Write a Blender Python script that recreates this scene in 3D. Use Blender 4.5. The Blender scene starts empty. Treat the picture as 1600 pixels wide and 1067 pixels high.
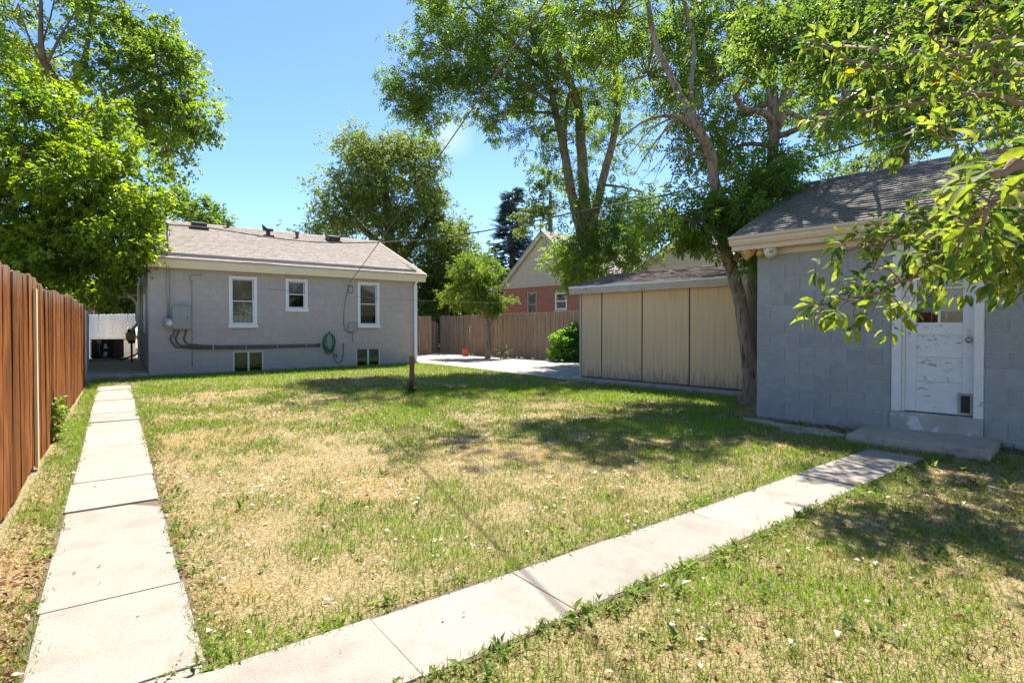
import bpy, bmesh, math, random
import numpy as np
from mathutils import Vector, Matrix, Quaternion
R = math.radians
scene = bpy.context.scene
col = scene.collection

# ------------------------------------------------------------------ camera
F, HZ, CX = 850.0, 515.0, 800.0          # focal length in photo pixels, horizon row, centre column
CAMH = 1.40
cam_d = bpy.data.cameras.new('camera'); cam = bpy.data.objects.new('camera', cam_d)
col.objects.link(cam); scene.camera = cam
cam_d.sensor_width = 36; cam_d.lens = 36 * F / 1600
PITCH = 0.8
cam.location = (0, 0, CAMH); cam.rotation_euler = (R(90 - PITCH), 0, 0)
cam_d.shift_y = (533.5 - HZ - F * math.tan(R(PITCH))) / 1600 * -1
cam_d.clip_start = 0.05; cam_d.clip_end = 2000

# ------------------------------------------------------------------ sky and sun
SUN_AZ, SUN_EL = 9.0, 61.0               # degrees right of the view axis, degrees up
w = bpy.data.worlds.new('World'); scene.world = w; w.use_nodes = True
nt = w.node_tree; N = nt.nodes; Lk = nt.links
bg = N['Background']; bg.inputs['Strength'].default_value = 0.088
sky = N.new('ShaderNodeTexSky'); sky.sky_type = 'NISHITA'; sky.sun_disc = False
sky.sun_elevation = R(SUN_EL); sky.sun_rotation = R(SUN_AZ)
sky.altitude = 1600; sky.air_density = 1.0; sky.dust_density = 0.8; sky.ozone_density = 4.0
tc = N.new('ShaderNodeTexCoord')
# one small fair-weather wisp of cloud
vd = N.new('ShaderNodeVectorMath'); vd.operation = 'DISTANCE'
d0 = Vector((-0.112, 1, 0.352)).normalized(); vd.inputs[1].default_value = d0
Lk.new(tc.outputs['Generated'], vd.inputs[0])
cn = N.new('ShaderNodeTexNoise'); cn.inputs['Scale'].default_value = 14; cn.inputs['Detail'].default_value = 5
Lk.new(tc.outputs['Generated'], cn.inputs['Vector'])
mr = N.new('ShaderNodeMapRange'); mr.inputs['From Min'].default_value = 0.0; mr.inputs['From Max'].default_value = 0.05
mr.inputs['To Min'].default_value = 0.85; mr.inputs['To Max'].default_value = 0.0; mr.interpolation_type = 'SMOOTHSTEP'
Lk.new(vd.outputs['Value'], mr.inputs['Value'])
mm = N.new('ShaderNodeMath'); mm.operation = 'MULTIPLY'; mm.use_clamp = True
Lk.new(mr.outputs[0], mm.inputs[0]); Lk.new(cn.outputs['Fac'], mm.inputs[1])
mx = N.new('ShaderNodeMix'); mx.data_type = 'RGBA'
hs = N.new('ShaderNodeHueSaturation'); hs.inputs['Saturation'].default_value = 1.08
Lk.new(sky.outputs[0], hs.inputs['Color'])
Lk.new(mm.outputs[0], mx.inputs['Factor']); Lk.new(hs.outputs[0], mx.inputs['A'])
mx.inputs['B'].default_value = (5.0, 5.2, 5.4, 1)
Lk.new(mx.outputs['Result'], bg.inputs['Color'])

sl = bpy.data.lights.new('sun', 'SUN'); sl.energy = 4.4; sl.angle = R(0.53); sl.color = (1.0, 0.915, 0.79)
sun = bpy.data.objects.new('sun', sl); col.objects.link(sun)
sv = Vector((math.sin(R(SUN_AZ)) * math.cos(R(SUN_EL)), math.cos(R(SUN_AZ)) * math.cos(R(SUN_EL)), math.sin(R(SUN_EL))))
sun.rotation_euler = (-sv).to_track_quat('-Z', 'Y').to_euler()
sun.location = (0, 0, 30)
vs = scene.view_settings
vs.view_transform = 'Standard'; vs.look = 'None'; vs.gamma = 1; vs.exposure = 1.58; vs.use_curve_mapping = False

# ------------------------------------------------------------------ measuring helpers
def gz(D):                                # the yard rises gently towards the house
    if D < 4: return 0.0
    if D > 18.5: return 0.21
    return 0.21 * (D - 4) / 14.5
def gz_np(D): return np.clip((D - 4) / 14.5, 0, 1) * 0.21
def G(px, py):                            # ground point under a photo pixel
    D = 10.0
    for _ in range(60): D = F * (CAMH - gz(D)) / (py - HZ)
    return Vector(((px - CX) / F * D, D, gz(D)))
def P(px, py, D): return Vector(((px - CX) / F * D, D, CAMH - (py - HZ) / F * D))
class Frame:                              # upright frame of a building: x along its front wall, y inwards
    def __init__(s, o, deg):
        s.o = Vector(o); s.a = R(deg); s.x = Vector((math.cos(s.a), math.sin(s.a), 0)); s.y = Vector((-math.sin(s.a), math.cos(s.a), 0))
    def hit(s, px, py, y=0.0):            # (x, z) where a photo pixel meets the wall plane
        d = Vector(((px - CX) / F, 1, -(py - HZ) / F)); c = Vector((0, 0, CAMH))
        t = ((s.o + s.y * y) - c).dot(s.y) / d.dot(s.y); q = c + d * t - s.o
        return q.dot(s.x), q.z
    def loc(s, p): q = Vector(p) - s.o; return q.dot(s.x), q.dot(s.y)
    def world(s, x, y, z=0): return s.o + s.x * x + s.y * y + Vector((0, 0, z))

# ------------------------------------------------------------------ mesh helpers
class MB:
    def __init__(s): s.v = []; s.f = []
    def box(s, x0, x1, y0, y1, z0, z1, M=None):
        b = len(s.v)
        for x, y, z in ((x0,y0,z0),(x1,y0,z0),(x1,y1,z0),(x0,y1,z0),(x0,y0,z1),(x1,y0,z1),(x1,y1,z1),(x0,y1,z1)):
            p = Vector((x, y, z)); s.v.append(tuple(M @ p) if M else (x, y, z))
        s.f += [tuple(b + i for i in q) for q in ((0,3,2,1),(4,5,6,7),(0,1,5,4),(1,2,6,5),(2,3,7,6),(3,0,4,7))]
        return s
    def bar(s, a, b, wx, wz, up=(0,0,1)):  # box from a to b
        a = Vector(a); b = Vector(b); d = (b - a); L = d.length; d.normalize()
        u = Vector(up); r = d.cross(u)
        if r.length < 1e-4: r = Vector((1,0,0))
        r.normalize(); u = r.cross(d)
        M = Matrix((( d.x, r.x, u.x, a.x),(d.y, r.y, u.y, a.y),(d.z, r.z, u.z, a.z),(0,0,0,1)))
        return s.box(0, L, -wx/2, wx/2, -wz/2, wz/2, M)
    def poly(s, pts): b = len(s.v); s.v += [tuple(p) for p in pts]; s.f.append(tuple(range(b, b + len(pts)))); return s
    def prism(s, pts, d):                 # extrude a planar polygon along d
        n = len(pts); b = len(s.v); d = Vector(d)
        s.v += [tuple(p) for p in pts] + [tuple(Vector(p) + d) for p in pts]
        s.f.append(tuple(range(b, b + n))[::-1]); s.f.append(tuple(range(b + n, b + 2 * n)))
        for i in range(n): j = (i + 1) % n; s.f.append((b + i, b + j, b + n + j, b + n + i))
        return s
    def tube(s, pts, rad, n=6, cap=True):
        pts = [Vector(p) for p in pts]; m = len(pts); b = len(s.v)
        if not hasattr(rad, '__len__'): rad = [rad] * m
        t = (pts[1] - pts[0]).normalized(); ref = Vector((0,0,1)) if abs(t.z) < .9 else Vector((1,0,0))
        r = t.cross(ref).normalized()
        for i in range(m):
            t = (pts[min(i+1, m-1)] - pts[max(i-1, 0)])
            if t.length < 1e-9: t = Vector((0,0,1))
            t.normalize(); r = (r - t * r.dot(t))
            if r.length < 1e-6: r = t.orthogonal()
            r.normalize(); u = t.cross(r)
            for k in range(n):
                a = 2 * math.pi * k / n; s.v.append(tuple(pts[i] + (r * math.cos(a) + u * math.sin(a)) * rad[i]))
        for i in range(m - 1):
            for k in range(n):
                k2 = (k + 1) % n; s.f.append((b+i*n+k, b+i*n+k2, b+(i+1)*n+k2, b+(i+1)*n+k))
        if cap: s.f.append(tuple(b + k for k in range(n))[::-1]); s.f.append(tuple(b + (m-1)*n + k for k in range(n)))
        return s
    def lathe(s, prof, c=(0,0,0), axis=(0,0,1), n=12):   # profile of (radius, height)
        ax = Vector(axis).normalized(); c = Vector(c)
        return s.tube([c + ax * h for r, h in prof], [max(r, 1e-4) for r, h in prof], n)
    def mesh(s, name, bevel=0, seg=1):
        me = bpy.data.meshes.new(name); me.from_pydata(s.v, [], s.f); me.validate()
        bm = bmesh.new(); bm.from_mesh(me)
        bmesh.ops.recalc_face_normals(bm, faces=bm.faces)
        if bevel: bmesh.ops.bevel(bm, geom=list(bm.edges), offset=bevel, segments=seg, affect='EDGES', profile=.6)
        bm.to_mesh(me); bm.free(); return me
    def build(s, name, mat, parent=None, bevel=0, smooth=False, seg=1):
        return link(name, s.mesh(name, bevel, seg), mat, parent, smooth)
def link(name, me, mat, parent=None, smooth=False):
    if mat and not me.materials: me.materials.append(mat)
    if smooth: me.shade_smooth()
    o = bpy.data.objects.new(name, me); col.objects.link(o); o.parent = parent; return o
def tag(o, label, cat, group=None):
    o['label'] = label; o['category'] = cat
    if group: o['group'] = group
    return o
def thing(name, label, cat, loc, deg=0, group=None):
    o = bpy.data.objects.new(name, None); col.objects.link(o); o.location = loc; o.rotation_euler = (0, 0, R(deg))
    o.empty_display_size = .2
    return tag(o, label, cat, group)
def struct(o): o['kind'] = 'structure'; return o
def stuff(o): o['kind'] = 'stuff'; return o
def smooth_pts(pts, k=5):                 # Catmull-Rom through points given as tuples of any length
    P_ = np.array([tuple(p) for p in pts], float); out = []
    n = len(P_)
    for i in range(n - 1):
        p0 = P_[max(i-1,0)]; p1 = P_[i]; p2 = P_[i+1]; p3 = P_[min(i+2,n-1)]
        for j in range(k):
            t = j / k
            out.append(.5*((2*p1)+(-p0+p2)*t+(2*p0-5*p1+4*p2-p3)*t*t+(-p0+3*p1-3*p2+p3)*t**3))
    out.append(P_[-1]); return np.array(out)
def tri_mesh(name, V, T, cols=None):      # numpy triangles, optional point colours
    me = bpy.data.meshes.new(name); n = len(V); m = len(T)
    me.vertices.add(n); me.vertices.foreach_set('co', np.asarray(V, np.float32).ravel())
    me.loops.add(m * 3); me.loops.foreach_set('vertex_index', np.asarray(T, np.int32).ravel())
    me.polygons.add(m); me.polygons.foreach_set('loop_start', np.arange(0, m * 3, 3, dtype=np.int32))
    me.update(calc_edges=True)
    if cols is not None:
        a = me.color_attributes.new('tint', 'FLOAT_COLOR', 'POINT')
        c = np.ones((n, 4), np.float32); c[:, :3] = cols; a.data.foreach_set('color', c.ravel())
    return me
def vnoise(x, y, seed=0):
    xi = np.floor(x).astype(np.int64); yi = np.floor(y).astype(np.int64); fx = x - xi; fy = y - yi
    fx = fx*fx*(3-2*fx); fy = fy*fy*(3-2*fy)
    def h(a, b):
        n = (a * 374761393 + b * 668265263 + seed * 1442695041) & 0x7fffffff
        n = ((n ^ (n >> 13)) * 1274126177) & 0x7fffffff
        return ((n ^ (n >> 16)) & 0xffff) / 65535.0
    return (h(xi,yi)*(1-fx)+h(xi+1,yi)*fx)*(1-fy)+(h(xi,yi+1)*(1-fx)+h(xi+1,yi+1)*fx)*fy
def fbm(x, y, seed=0):
    return (vnoise(x,y,seed)*.5+vnoise(x*2.1,y*2.1,seed+1)*.28+vnoise(x*4.3,y*4.3,seed+2)*.22)
def in_poly(x, y, poly):
    inside = np.zeros(len(x), bool); n = len(poly)
    for i in range(n):
        x1, y1 = poly[i][0], poly[i][1]; x2, y2 = poly[(i+1)%n][0], poly[(i+1)%n][1]
        if y1 == y2: continue
        c = ((y1 > y) != (y2 > y)) & (x < (x2-x1)*(y-y1)/(y2-y1)+x1)
        inside ^= c
    return inside

# ------------------------------------------------------------------ materials
def mat(name, c1, c2=None, scale=4.0, rough=.8, bump=0, bscale=None, stretch=(1,1,1), c3=None, s3=1.0, f3=(.45,.65),
        metal=0, rand=0, spec=.35, detail=6, lo=.3, hi=.7, world=False):
    m = bpy.data.materials.new(name); m.use_nodes = True; t = m.node_tree; n = t.nodes; l = t.links
    b = n['Principled BSDF']; b.inputs['Roughness'].default_value = rough; b.inputs['Metallic'].default_value = metal
    b.inputs['Specular IOR Level'].default_value = spec
    c4 = lambda c: (*c, 1)
    if c2 is None:
        c2 = tuple(x * .85 for x in c1)
    tcn = n.new('ShaderNodeTexCoord'); mp = n.new('ShaderNodeMapping'); mp.inputs['Scale'].default_value = stretch
    if world:
        ge = n.new('ShaderNodeNewGeometry'); l.new(ge.outputs['Position'], mp.inputs[0])
    else:
        l.new(tcn.outputs['Object'], mp.inputs[0])
    vec = mp.outputs[0]
    if rand:
        oi = n.new('ShaderNodeObjectInfo'); sc = n.new('ShaderNodeVectorMath'); sc.operation = 'SCALE'
        cb = n.new('ShaderNodeCombineXYZ'); l.new(oi.outputs['Random'], cb.inputs[0]); l.new(oi.outputs['Random'], cb.inputs[2])
        l.new(cb.outputs[0], sc.inputs[0]); sc.inputs['Scale'].default_value = 60
        ad = n.new('ShaderNodeVectorMath'); ad.operation = 'ADD'; l.new(vec, ad.inputs[0]); l.new(sc.outputs[0], ad.inputs[1]); vec = ad.outputs[0]
    nz = n.new('ShaderNodeTexNoise'); nz.inputs['Scale'].default_value = scale; nz.inputs['Detail'].default_value = detail; nz.inputs['Roughness'].default_value = .6
    l.new(vec, nz.inputs['Vector'])
    cr = n.new('ShaderNodeValToRGB'); cr.color_ramp.elements[0].position = lo; cr.color_ramp.elements[1].position = hi
    cr.color_ramp.elements[0].color = c4(c1); cr.color_ramp.elements[1].color = c4(c2); l.new(nz.outputs['Fac'], cr.inputs[0])
    out = cr.outputs[0]
    if c3 is not None:
        n3 = n.new('ShaderNodeTexNoise'); n3.inputs['Scale'].default_value = s3; n3.inputs['Detail'].default_value = 8; n3.inputs['Roughness'].default_value = .65
        l.new(vec, n3.inputs['Vector'])
        m3 = n.new('ShaderNodeMapRange'); m3.inputs['From Min'].default_value = f3[0]; m3.inputs['From Max'].default_value = f3[1]; l.new(n3.outputs['Fac'], m3.inputs['Value'])
        x = n.new('ShaderNodeMix'); x.data_type = 'RGBA'; l.new(m3.outputs[0], x.inputs['Factor']); l.new(out, x.inputs['A']); x.inputs['B'].default_value = c4(c3); out = x.outputs['Result']
    if rand:
        mrr = n.new('ShaderNodeMapRange'); mrr.inputs['To Min'].default_value = 1 - rand; mrr.inputs['To Max'].default_value = 1 + rand; l.new(oi.outputs['Random'], mrr.inputs['Value'])
        h = n.new('ShaderNodeHueSaturation'); l.new(mrr.outputs[0], h.inputs['Value']); l.new(out, h.inputs['Color']); out = h.outputs[0]
    l.new(out, b.inputs['Base Color'])
    if bump:
        nb = n.new('ShaderNodeTexNoise'); nb.inputs['Scale'].default_value = bscale or scale * 4; nb.inputs['Detail'].default_value = 6; l.new(vec, nb.inputs['Vector'])
        bp = n.new('ShaderNodeBump'); bp.inputs['Strength'].default_value = min(1, bump); bp.inputs['Distance'].default_value = .01 * max(1, bump); l.new(nb.outputs['Fac'], bp.inputs['Height']); l.new(bp.outputs[0], b.inputs['Normal'])
    m['bsdf_out'] = 1
    return m
def leaf_mat(name, trans=.55, rough=.42, gain=1.4, mottle=False):
    m = bpy.data.materials.new(name); m.use_nodes = True; t = m.node_tree; n = t.nodes; l = t.links
    b = n['Principled BSDF']; b.inputs['Roughness'].default_value = rough; b.inputs['Specular IOR Level'].default_value = .3
    a = n.new('ShaderNodeVertexColor'); a.layer_name = 'tint'
    src = a.outputs[0]
    if mottle:                             # blotches and fine veins
        ge = n.new('ShaderNodeNewGeometry'); nz = n.new('ShaderNodeTexNoise'); nz.inputs['Scale'].default_value = 90; nz.inputs['Detail'].default_value = 5; l.new(ge.outputs['Position'], nz.inputs['Vector'])
        nr = n.new('ShaderNodeMapRange'); nr.inputs['From Min'].default_value = .3; nr.inputs['From Max'].default_value = .7; nr.inputs['To Min'].default_value = .55; nr.inputs['To Max'].default_value = 1.3; l.new(nz.outputs['Fac'], nr.inputs['Value'])
        hv = n.new('ShaderNodeHueSaturation'); l.new(nr.outputs[0], hv.inputs['Value']); l.new(src, hv.inputs['Color']); src = hv.outputs[0]
        bp = n.new('ShaderNodeBump'); bp.inputs['Strength'].default_value = .6; bp.inputs['Distance'].default_value = .002; l.new(nz.outputs['Fac'], bp.inputs['Height']); l.new(bp.outputs[0], b.inputs['Normal'])
    l.new(src, b.inputs['Base Color'])
    tr = n.new('ShaderNodeBsdfTranslucent')
    h = n.new('ShaderNodeHueSaturation'); h.inputs['Hue'].default_value = .485; h.inputs['Saturation'].default_value = 1.1; h.inputs['Value'].default_value = 1.5 * gain
    l.new(src, h.inputs['Color']); l.new(h.outputs[0], tr.inputs['Color'])
    x = n.new('ShaderNodeMixShader'); x.inputs[0].default_value = trans
    l.new(b.outputs[0], x.inputs[1]); l.new(tr.outputs[0], x.inputs[2]); l.new(x.outputs[0], n['Material Output'].inputs['Surface'])
    return m
def glass_mat(name, tint=(.88,.9,.88), rough=.02):
    m = bpy.data.materials.new(name); m.use_nodes = True; t = m.node_tree; n = t.nodes; l = t.links
    n.remove(n['Principled BSDF'])
    g = n.new('ShaderNodeBsdfGlossy'); g.inputs['Roughness'].default_value = rough
    tr = n.new('ShaderNodeBsdfTransparent'); tr.inputs[0].default_value = (*tint, 1)
    fr = n.new('ShaderNodeFresnel'); fr.inputs[0].default_value = 1.45
    nz = n.new('ShaderNodeTexNoise'); nz.inputs['Scale'].default_value = 2.5; bp = n.new('ShaderNodeBump'); bp.inputs['Strength'].default_value = .05; l.new(nz.outputs['Fac'], bp.inputs['Height']); l.new(bp.outputs[0], g.inputs['Normal'])
    x = n.new('ShaderNodeMixShader'); l.new(fr.outputs[0], x.inputs[0]); l.new(tr.outputs[0], x.inputs[1]); l.new(g.outputs[0], x.inputs[2])
    l.new(x.outputs[0], n['Material Output'].inputs['Surface']); return m

M = {}
M['soil'] = mat('dry_soil_and_thatch', (.21,.165,.075), (.38,.315,.165), 28, .95, 1.5, 90, c3=(.11,.088,.04), s3=60, f3=(.48,.62), world=True, lo=.35, hi=.65)
M['bed'] = mat('path_bed_soil', (.10,.08,.055), (.17,.13,.09), 14, .95, 1, 50, world=True)
M['concrete'] = mat('pale_path_concrete', (.275,.247,.216), (.37,.34,.305), 130, .88, .8, 160, c3=(.225,.198,.168), s3=3.2, f3=(.5,.8), rand=.07, world=False)
M['drive'] = mat('driveway_concrete', (.29,.275,.255), (.34,.325,.305), 1.4, .85, .4, 60, c3=(.22,.205,.185), s3=2.5, f3=(.58,.75), world=True)
M['step'] = mat('step_concrete', (.34,.295,.24), (.43,.38,.315), 5, .85, .5, 60, c3=(.12,.11,.10), s3=3, f3=(.56,.74))
M['pad'] = mat('pad_concrete', (.36,.315,.26), (.47,.42,.355), 2, .85, .5, 40, c3=(.20,.175,.145), s3=3, f3=(.5,.7))
M['kerb'] = mat('kerb_concrete', (.27,.25,.22), (.40,.37,.33), 5, .88, .6, 50, c3=(.17,.155,.13), s3=4, f3=(.52,.7))
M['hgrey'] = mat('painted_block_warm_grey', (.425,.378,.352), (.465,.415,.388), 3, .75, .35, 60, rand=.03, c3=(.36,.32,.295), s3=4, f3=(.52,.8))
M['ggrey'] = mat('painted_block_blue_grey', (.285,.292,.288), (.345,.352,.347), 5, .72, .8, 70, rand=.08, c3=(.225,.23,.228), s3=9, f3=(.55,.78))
M['gjoint'] = mat('painted_mortar_blue_grey', (.50,.52,.53), (.36,.38,.39), 12, .8, .6, 60)
M['hjoint'] = mat('painted_mortar_warm_grey', (.39,.345,.32), (.365,.325,.30), 8, .8, .4, 60)
M['cream'] = mat('cream_trim_paint', (.86,.72,.46), (.80,.67,.43), 6, .6, .2, 40, c3=(.42,.36,.26), s3=9, f3=(.62,.8))
M['tan'] = mat('tan_gutter_metal', (.68,.565,.44), (.61,.505,.395), 5, .5, .1, 30, c3=(.36,.30,.235), s3=8, f3=(.6,.85))
M['white'] = mat('white_trim_paint', (.80,.80,.79), (.72,.72,.71), 6, .5, .15, 40, c3=(.6,.58,.55), s3=10, f3=(.62,.85))
M['peel'] = mat('peeling_white_paint', (.74,.73,.71), (.66,.65,.63), 6, .6, .5, 60, stretch=(1,1,3.0), c3=(.36,.335,.31), s3=8, f3=(.595,.62))
M['peel2'] = mat('worn_white_paint', (.74,.73,.715), (.66,.65,.635), 5, .6, .3, 50, c3=(.40,.375,.35), s3=11, f3=(.60,.66))
M['sill'] = mat('worn_painted_sill_concrete', (.33,.31,.285), (.42,.40,.375), 4, .85, .5, 40, c3=(.60,.585,.56), s3=6, f3=(.54,.6))
M['wfence'] = mat('white_fence_paint', (.82,.79,.76), (.72,.69,.66), 5, .7, .4, 40, stretch=(3,3,.5), rand=.07)
M['glass'] = glass_mat('window_glass')
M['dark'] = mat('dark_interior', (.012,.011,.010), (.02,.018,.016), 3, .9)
M['room'] = mat('dim_room', (.05,.04,.03), (.08,.065,.05), 2, .9)
M['blind'] = mat('window_blind', (.56,.47,.38), (.50,.42,.34), 4, .7)
M['cloth'] = mat('brown_pane_cover', (.60,.49,.37), (.66,.55,.42), 14, .9, .4, 60)
M['well_reflection'] = mat('painted_well_reflection', (.20,.205,.11), (.34,.33,.20), 9, .8, stretch=(1,1,2))  # greenish reflection in the basement glass, put into the colour of a panel
M['curtain'] = mat('faded_curtain', (.20,.17,.15), (.28,.24,.21), 4, .9, stretch=(6,6,.6))
M['shingle_h'] = mat('taupe_asphalt_shingle', (.285,.25,.225), (.385,.345,.315), 6, .95, 1, 150, c3=(.235,.205,.19), s3=16, f3=(.5,.72))
M['shingle_g'] = mat('charcoal_asphalt_shingle', (.15,.143,.136), (.22,.21,.20), 7, .95, 1, 150, c3=(.27,.255,.235), s3=9, f3=(.58,.75))
M['shingle_s'] = mat('brown_grey_asphalt_shingle', (.14,.11,.098), (.21,.172,.155), 7, .95, 1, 150, c3=(.21,.18,.165), s3=6, f3=(.55,.75))
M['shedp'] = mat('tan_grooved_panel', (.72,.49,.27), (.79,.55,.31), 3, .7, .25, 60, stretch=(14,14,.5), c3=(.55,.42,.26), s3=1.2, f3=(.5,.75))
def mildew(m):
    t = m.node_tree; n = t.nodes; l = t.links; b = n['Principled BSDF']; src = b.inputs['Base Color'].links[0].from_socket
    tcn = n.new('ShaderNodeTexCoord'); sp = n.new('ShaderNodeSeparateXYZ'); l.new(tcn.outputs['Object'], sp.inputs[0])
    mp = n.new('ShaderNodeMapping'); mp.inputs['Scale'].default_value = (9,9,1.2); l.new(tcn.outputs['Object'], mp.inputs[0]); nz = n.new('ShaderNodeTexNoise'); nz.inputs['Scale'].default_value = 2.2; nz.inputs['Detail'].default_value = 8; l.new(mp.outputs[0], nz.inputs['Vector'])
    ad = n.new('ShaderNodeMath'); ad.operation = 'MULTIPLY_ADD'; ad.inputs[1].default_value = .9; l.new(nz.outputs['Fac'], ad.inputs[0]); l.new(sp.outputs['Z'], ad.inputs[2])
    r = n.new('ShaderNodeMapRange'); r.inputs['From Min'].default_value = .85; r.inputs['From Max'].default_value = .45; r.inputs['To Min'].default_value = 0; r.inputs['To Max'].default_value = .8; l.new(ad.outputs[0], r.inputs['Value'])
    x = n.new('ShaderNodeMix'); x.data_type = 'RGBA'; l.new(r.outputs[0], x.inputs['Factor']); l.new(src, x.inputs['A']); x.inputs['B'].default_value = (.20,.175,.14,1); l.new(x.outputs['Result'], b.inputs['Base Color'])
mildew(M['shedp'])
M['sheddirt'] = mat('mildewed_trim', (.46,.40,.32), (.58,.51,.42), 4, .85, .4, 40, c3=(.10,.085,.07), s3=5, f3=(.58,.72))
M['batten'] = mat('dark_seam', (.085,.06,.045), (.13,.095,.07), 6, .9)
M['metal_grey'] = mat('painted_grey_metal', (.27,.285,.27), (.33,.345,.33), 5, .5, .1, 30, c3=(.22,.225,.21), s3=7, f3=(.58,.8))
M['galv'] = mat('galvanised_conduit', (.30,.29,.285), (.38,.37,.36), 8, .45, metal=.5)
M['conduit'] = mat('dark_cable_conduit', (.085,.075,.07), (.13,.12,.11), 8, .6)
M['wire'] = mat('weathered_cable', (.10,.095,.09), (.16,.15,.14), 10, .7)
M['hose'] = mat('green_rubber_hose', (.012,.14,.075), (.02,.19,.10), 10, .4)
M['black'] = mat('black_plastic', (.018,.018,.018), (.03,.03,.03), 8, .5)
M['acm'] = mat('dark_bronze_metal', (.035,.03,.027), (.06,.05,.045), 8, .5)
M['yellow'] = mat('aged_yellow_plastic', (.62,.40,.12), (.70,.50,.20), 10, .5, c3=(.4,.22,.06), s3=20)
M['brass'] = mat('gas_meter_yellow', (.55,.38,.12), (.62,.45,.18), 10, .5)
M['lampw'] = mat('white_lamp_plastic', (.72,.68,.58), (.66,.62,.52), 10, .4)
M['orange'] = mat('orange_plastic', (.60,.10,.03), (.48,.08,.025), 8, .6)
M['knob'] = mat('worn_nickel', (.45,.43,.4), (.3,.28,.26), 20, .35, metal=.9)
M['stain'] = None
M['stone'] = mat('buff_flagstone', (.36,.30,.24), (.46,.40,.33), 6, .9, .8, 30, c3=(.25,.21,.17), s3=4, f3=(.5,.7), rand=.15)
M['bark'] = mat('furrowed_ash_bark', (.19,.14,.10), (.34,.27,.20), 9, .95, 1.6, 16, stretch=(1,1,.22), c3=(.075,.056,.042), s3=14, f3=(.52,.62))
M['bark2'] = mat('smooth_reddish_bark', (.20,.13,.09), (.30,.215,.16), 12, .85, 1, 40, stretch=(1,1,.5))
M['bark3'] = mat('dark_bark', (.10,.078,.06), (.18,.145,.115), 9, .95, 1.4, 20, stretch=(1,1,.3))
M['post'] = mat('weathered_post_wood', (.16,.085,.045), (.24,.14,.08), 6, .85, .8, 30, stretch=(4,4,.4))
M['gfence'] = mat('weathered_fence_wood', (.27,.185,.125), (.37,.265,.185), 5, .9, .6, 40, stretch=(4,4,.35), rand=.14, c3=(.17,.115,.08), s3=4, f3=(.5,.7))
M['pale_wood'] = mat('bleached_batten_wood', (.66,.48,.27), (.74,.57,.35), 6, .8, .4, 40, stretch=(6,6,.3))
M['siding'] = mat('beige_lap_siding', (.55,.485,.37), (.60,.53,.41), 3, .7, rand=.02)
M['trimb'] = mat('beige_rake_trim', (.52,.455,.35), (.56,.49,.38), 3, .7)
M['litter'] = mat('bleached_dead_leaf', (.62,.55,.45), (.76,.71,.64), 9, .8, rand=.1)
M['leaf'] = leaf_mat('green_leaf')
M['apple'] = leaf_mat('apple_leaf', .5, .62, 1.3, mottle=True)
M['leafback'] = leaf_mat('green_leaf_far', .45, .55)
M['needle'] = leaf_mat('blue_needles', .3, .7)
M['grass'] = leaf_mat('grass_blade', .3, .6)

def stained_wood():                        # oiled cedar with dark vertical streaks and a grey weathered top
    m = mat('stained_cedar', (.19,.060,.017), (.60,.215,.055), 5, .6, .8, 26, stretch=(15,15,.26), rand=.36, c3=(.05,.024,.013), s3=7.5, f3=(.47,.55), spec=.12)
    t = m.node_tree; n = t.nodes; l = t.links; b = n['Principled BSDF']; src = b.inputs['Base Color'].links[0].from_socket
    tcn = n.new('ShaderNodeTexCoord'); sp = n.new('ShaderNodeSeparateXYZ'); l.new(tcn.outputs['Object'], sp.inputs[0])
    nz = n.new('ShaderNodeTexNoise'); nz.inputs['Scale'].default_value = 9; mp = n.new('ShaderNodeMapping'); mp.inputs['Scale'].default_value = (5,5,.5)
    ge = n.new('ShaderNodeNewGeometry'); l.new(ge.outputs['Position'], mp.inputs[0]); l.new(mp.outputs[0], nz.inputs['Vector'])
    ad = n.new('ShaderNodeMath'); ad.operation = 'MULTIPLY_ADD'; ad.inputs[1].default_value = .55; l.new(nz.outputs['Fac'], ad.inputs[0]); l.new(sp.outputs['Z'], ad.inputs[2])
    r = n.new('ShaderNodeMapRange'); r.inputs['From Min'].default_value = 1.93; r.inputs['From Max'].default_value = 2.16; r.inputs['To Max'].default_value = .8; l.new(ad.outputs[0], r.inputs['Value'])
    x = n.new('ShaderNodeMix'); x.data_type = 'RGBA'; l.new(r.outputs[0], x.inputs['Factor']); l.new(src, x.inputs['A']); x.inputs['B'].default_value = (.30,.235,.19,1); l.new(x.outputs['Result'], b.inputs['Base Color'])
    return m
M['stain'] = stained_wood()
def brick_mat():
    m = bpy.data.materials.new('red_brick_wall'); m.use_nodes = True; t = m.node_tree; n = t.nodes; l = t.links; b = n['Principled BSDF']; b.inputs['Roughness'].default_value = .9
    tcn = n.new('ShaderNodeTexCoord'); sp = n.new('ShaderNodeSeparateXYZ'); cb = n.new('ShaderNodeCombineXYZ'); l.new(tcn.outputs['Object'], sp.inputs[0]); l.new(sp.outputs['X'], cb.inputs[0]); l.new(sp.outputs['Z'], cb.inputs[1])
    br = n.new('ShaderNodeTexBrick'); br.inputs['Scale'].default_value = 1; br.inputs['Brick Width'].default_value = .21; br.inputs['Row Height'].default_value = .075; br.inputs['Mortar Size'].default_value = .012
    br.inputs['Color1'].default_value = (.33,.085,.05,1); br.inputs['Color2'].default_value = (.43,.125,.075,1); br.inputs['Mortar'].default_value = (.40,.29,.23,1); l.new(cb.outputs[0], br.inputs['Vector'])
    l.new(br.outputs['Color'], b.inputs['Base Color']); bp = n.new('ShaderNodeBump'); bp.invert = True; bp.inputs['Distance'].default_value = .01; l.new(br.outputs['Fac'], bp.inputs['Height']); l.new(bp.outputs[0], b.inputs['Normal'])
    return m
M['brick'] = brick_mat()

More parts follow.
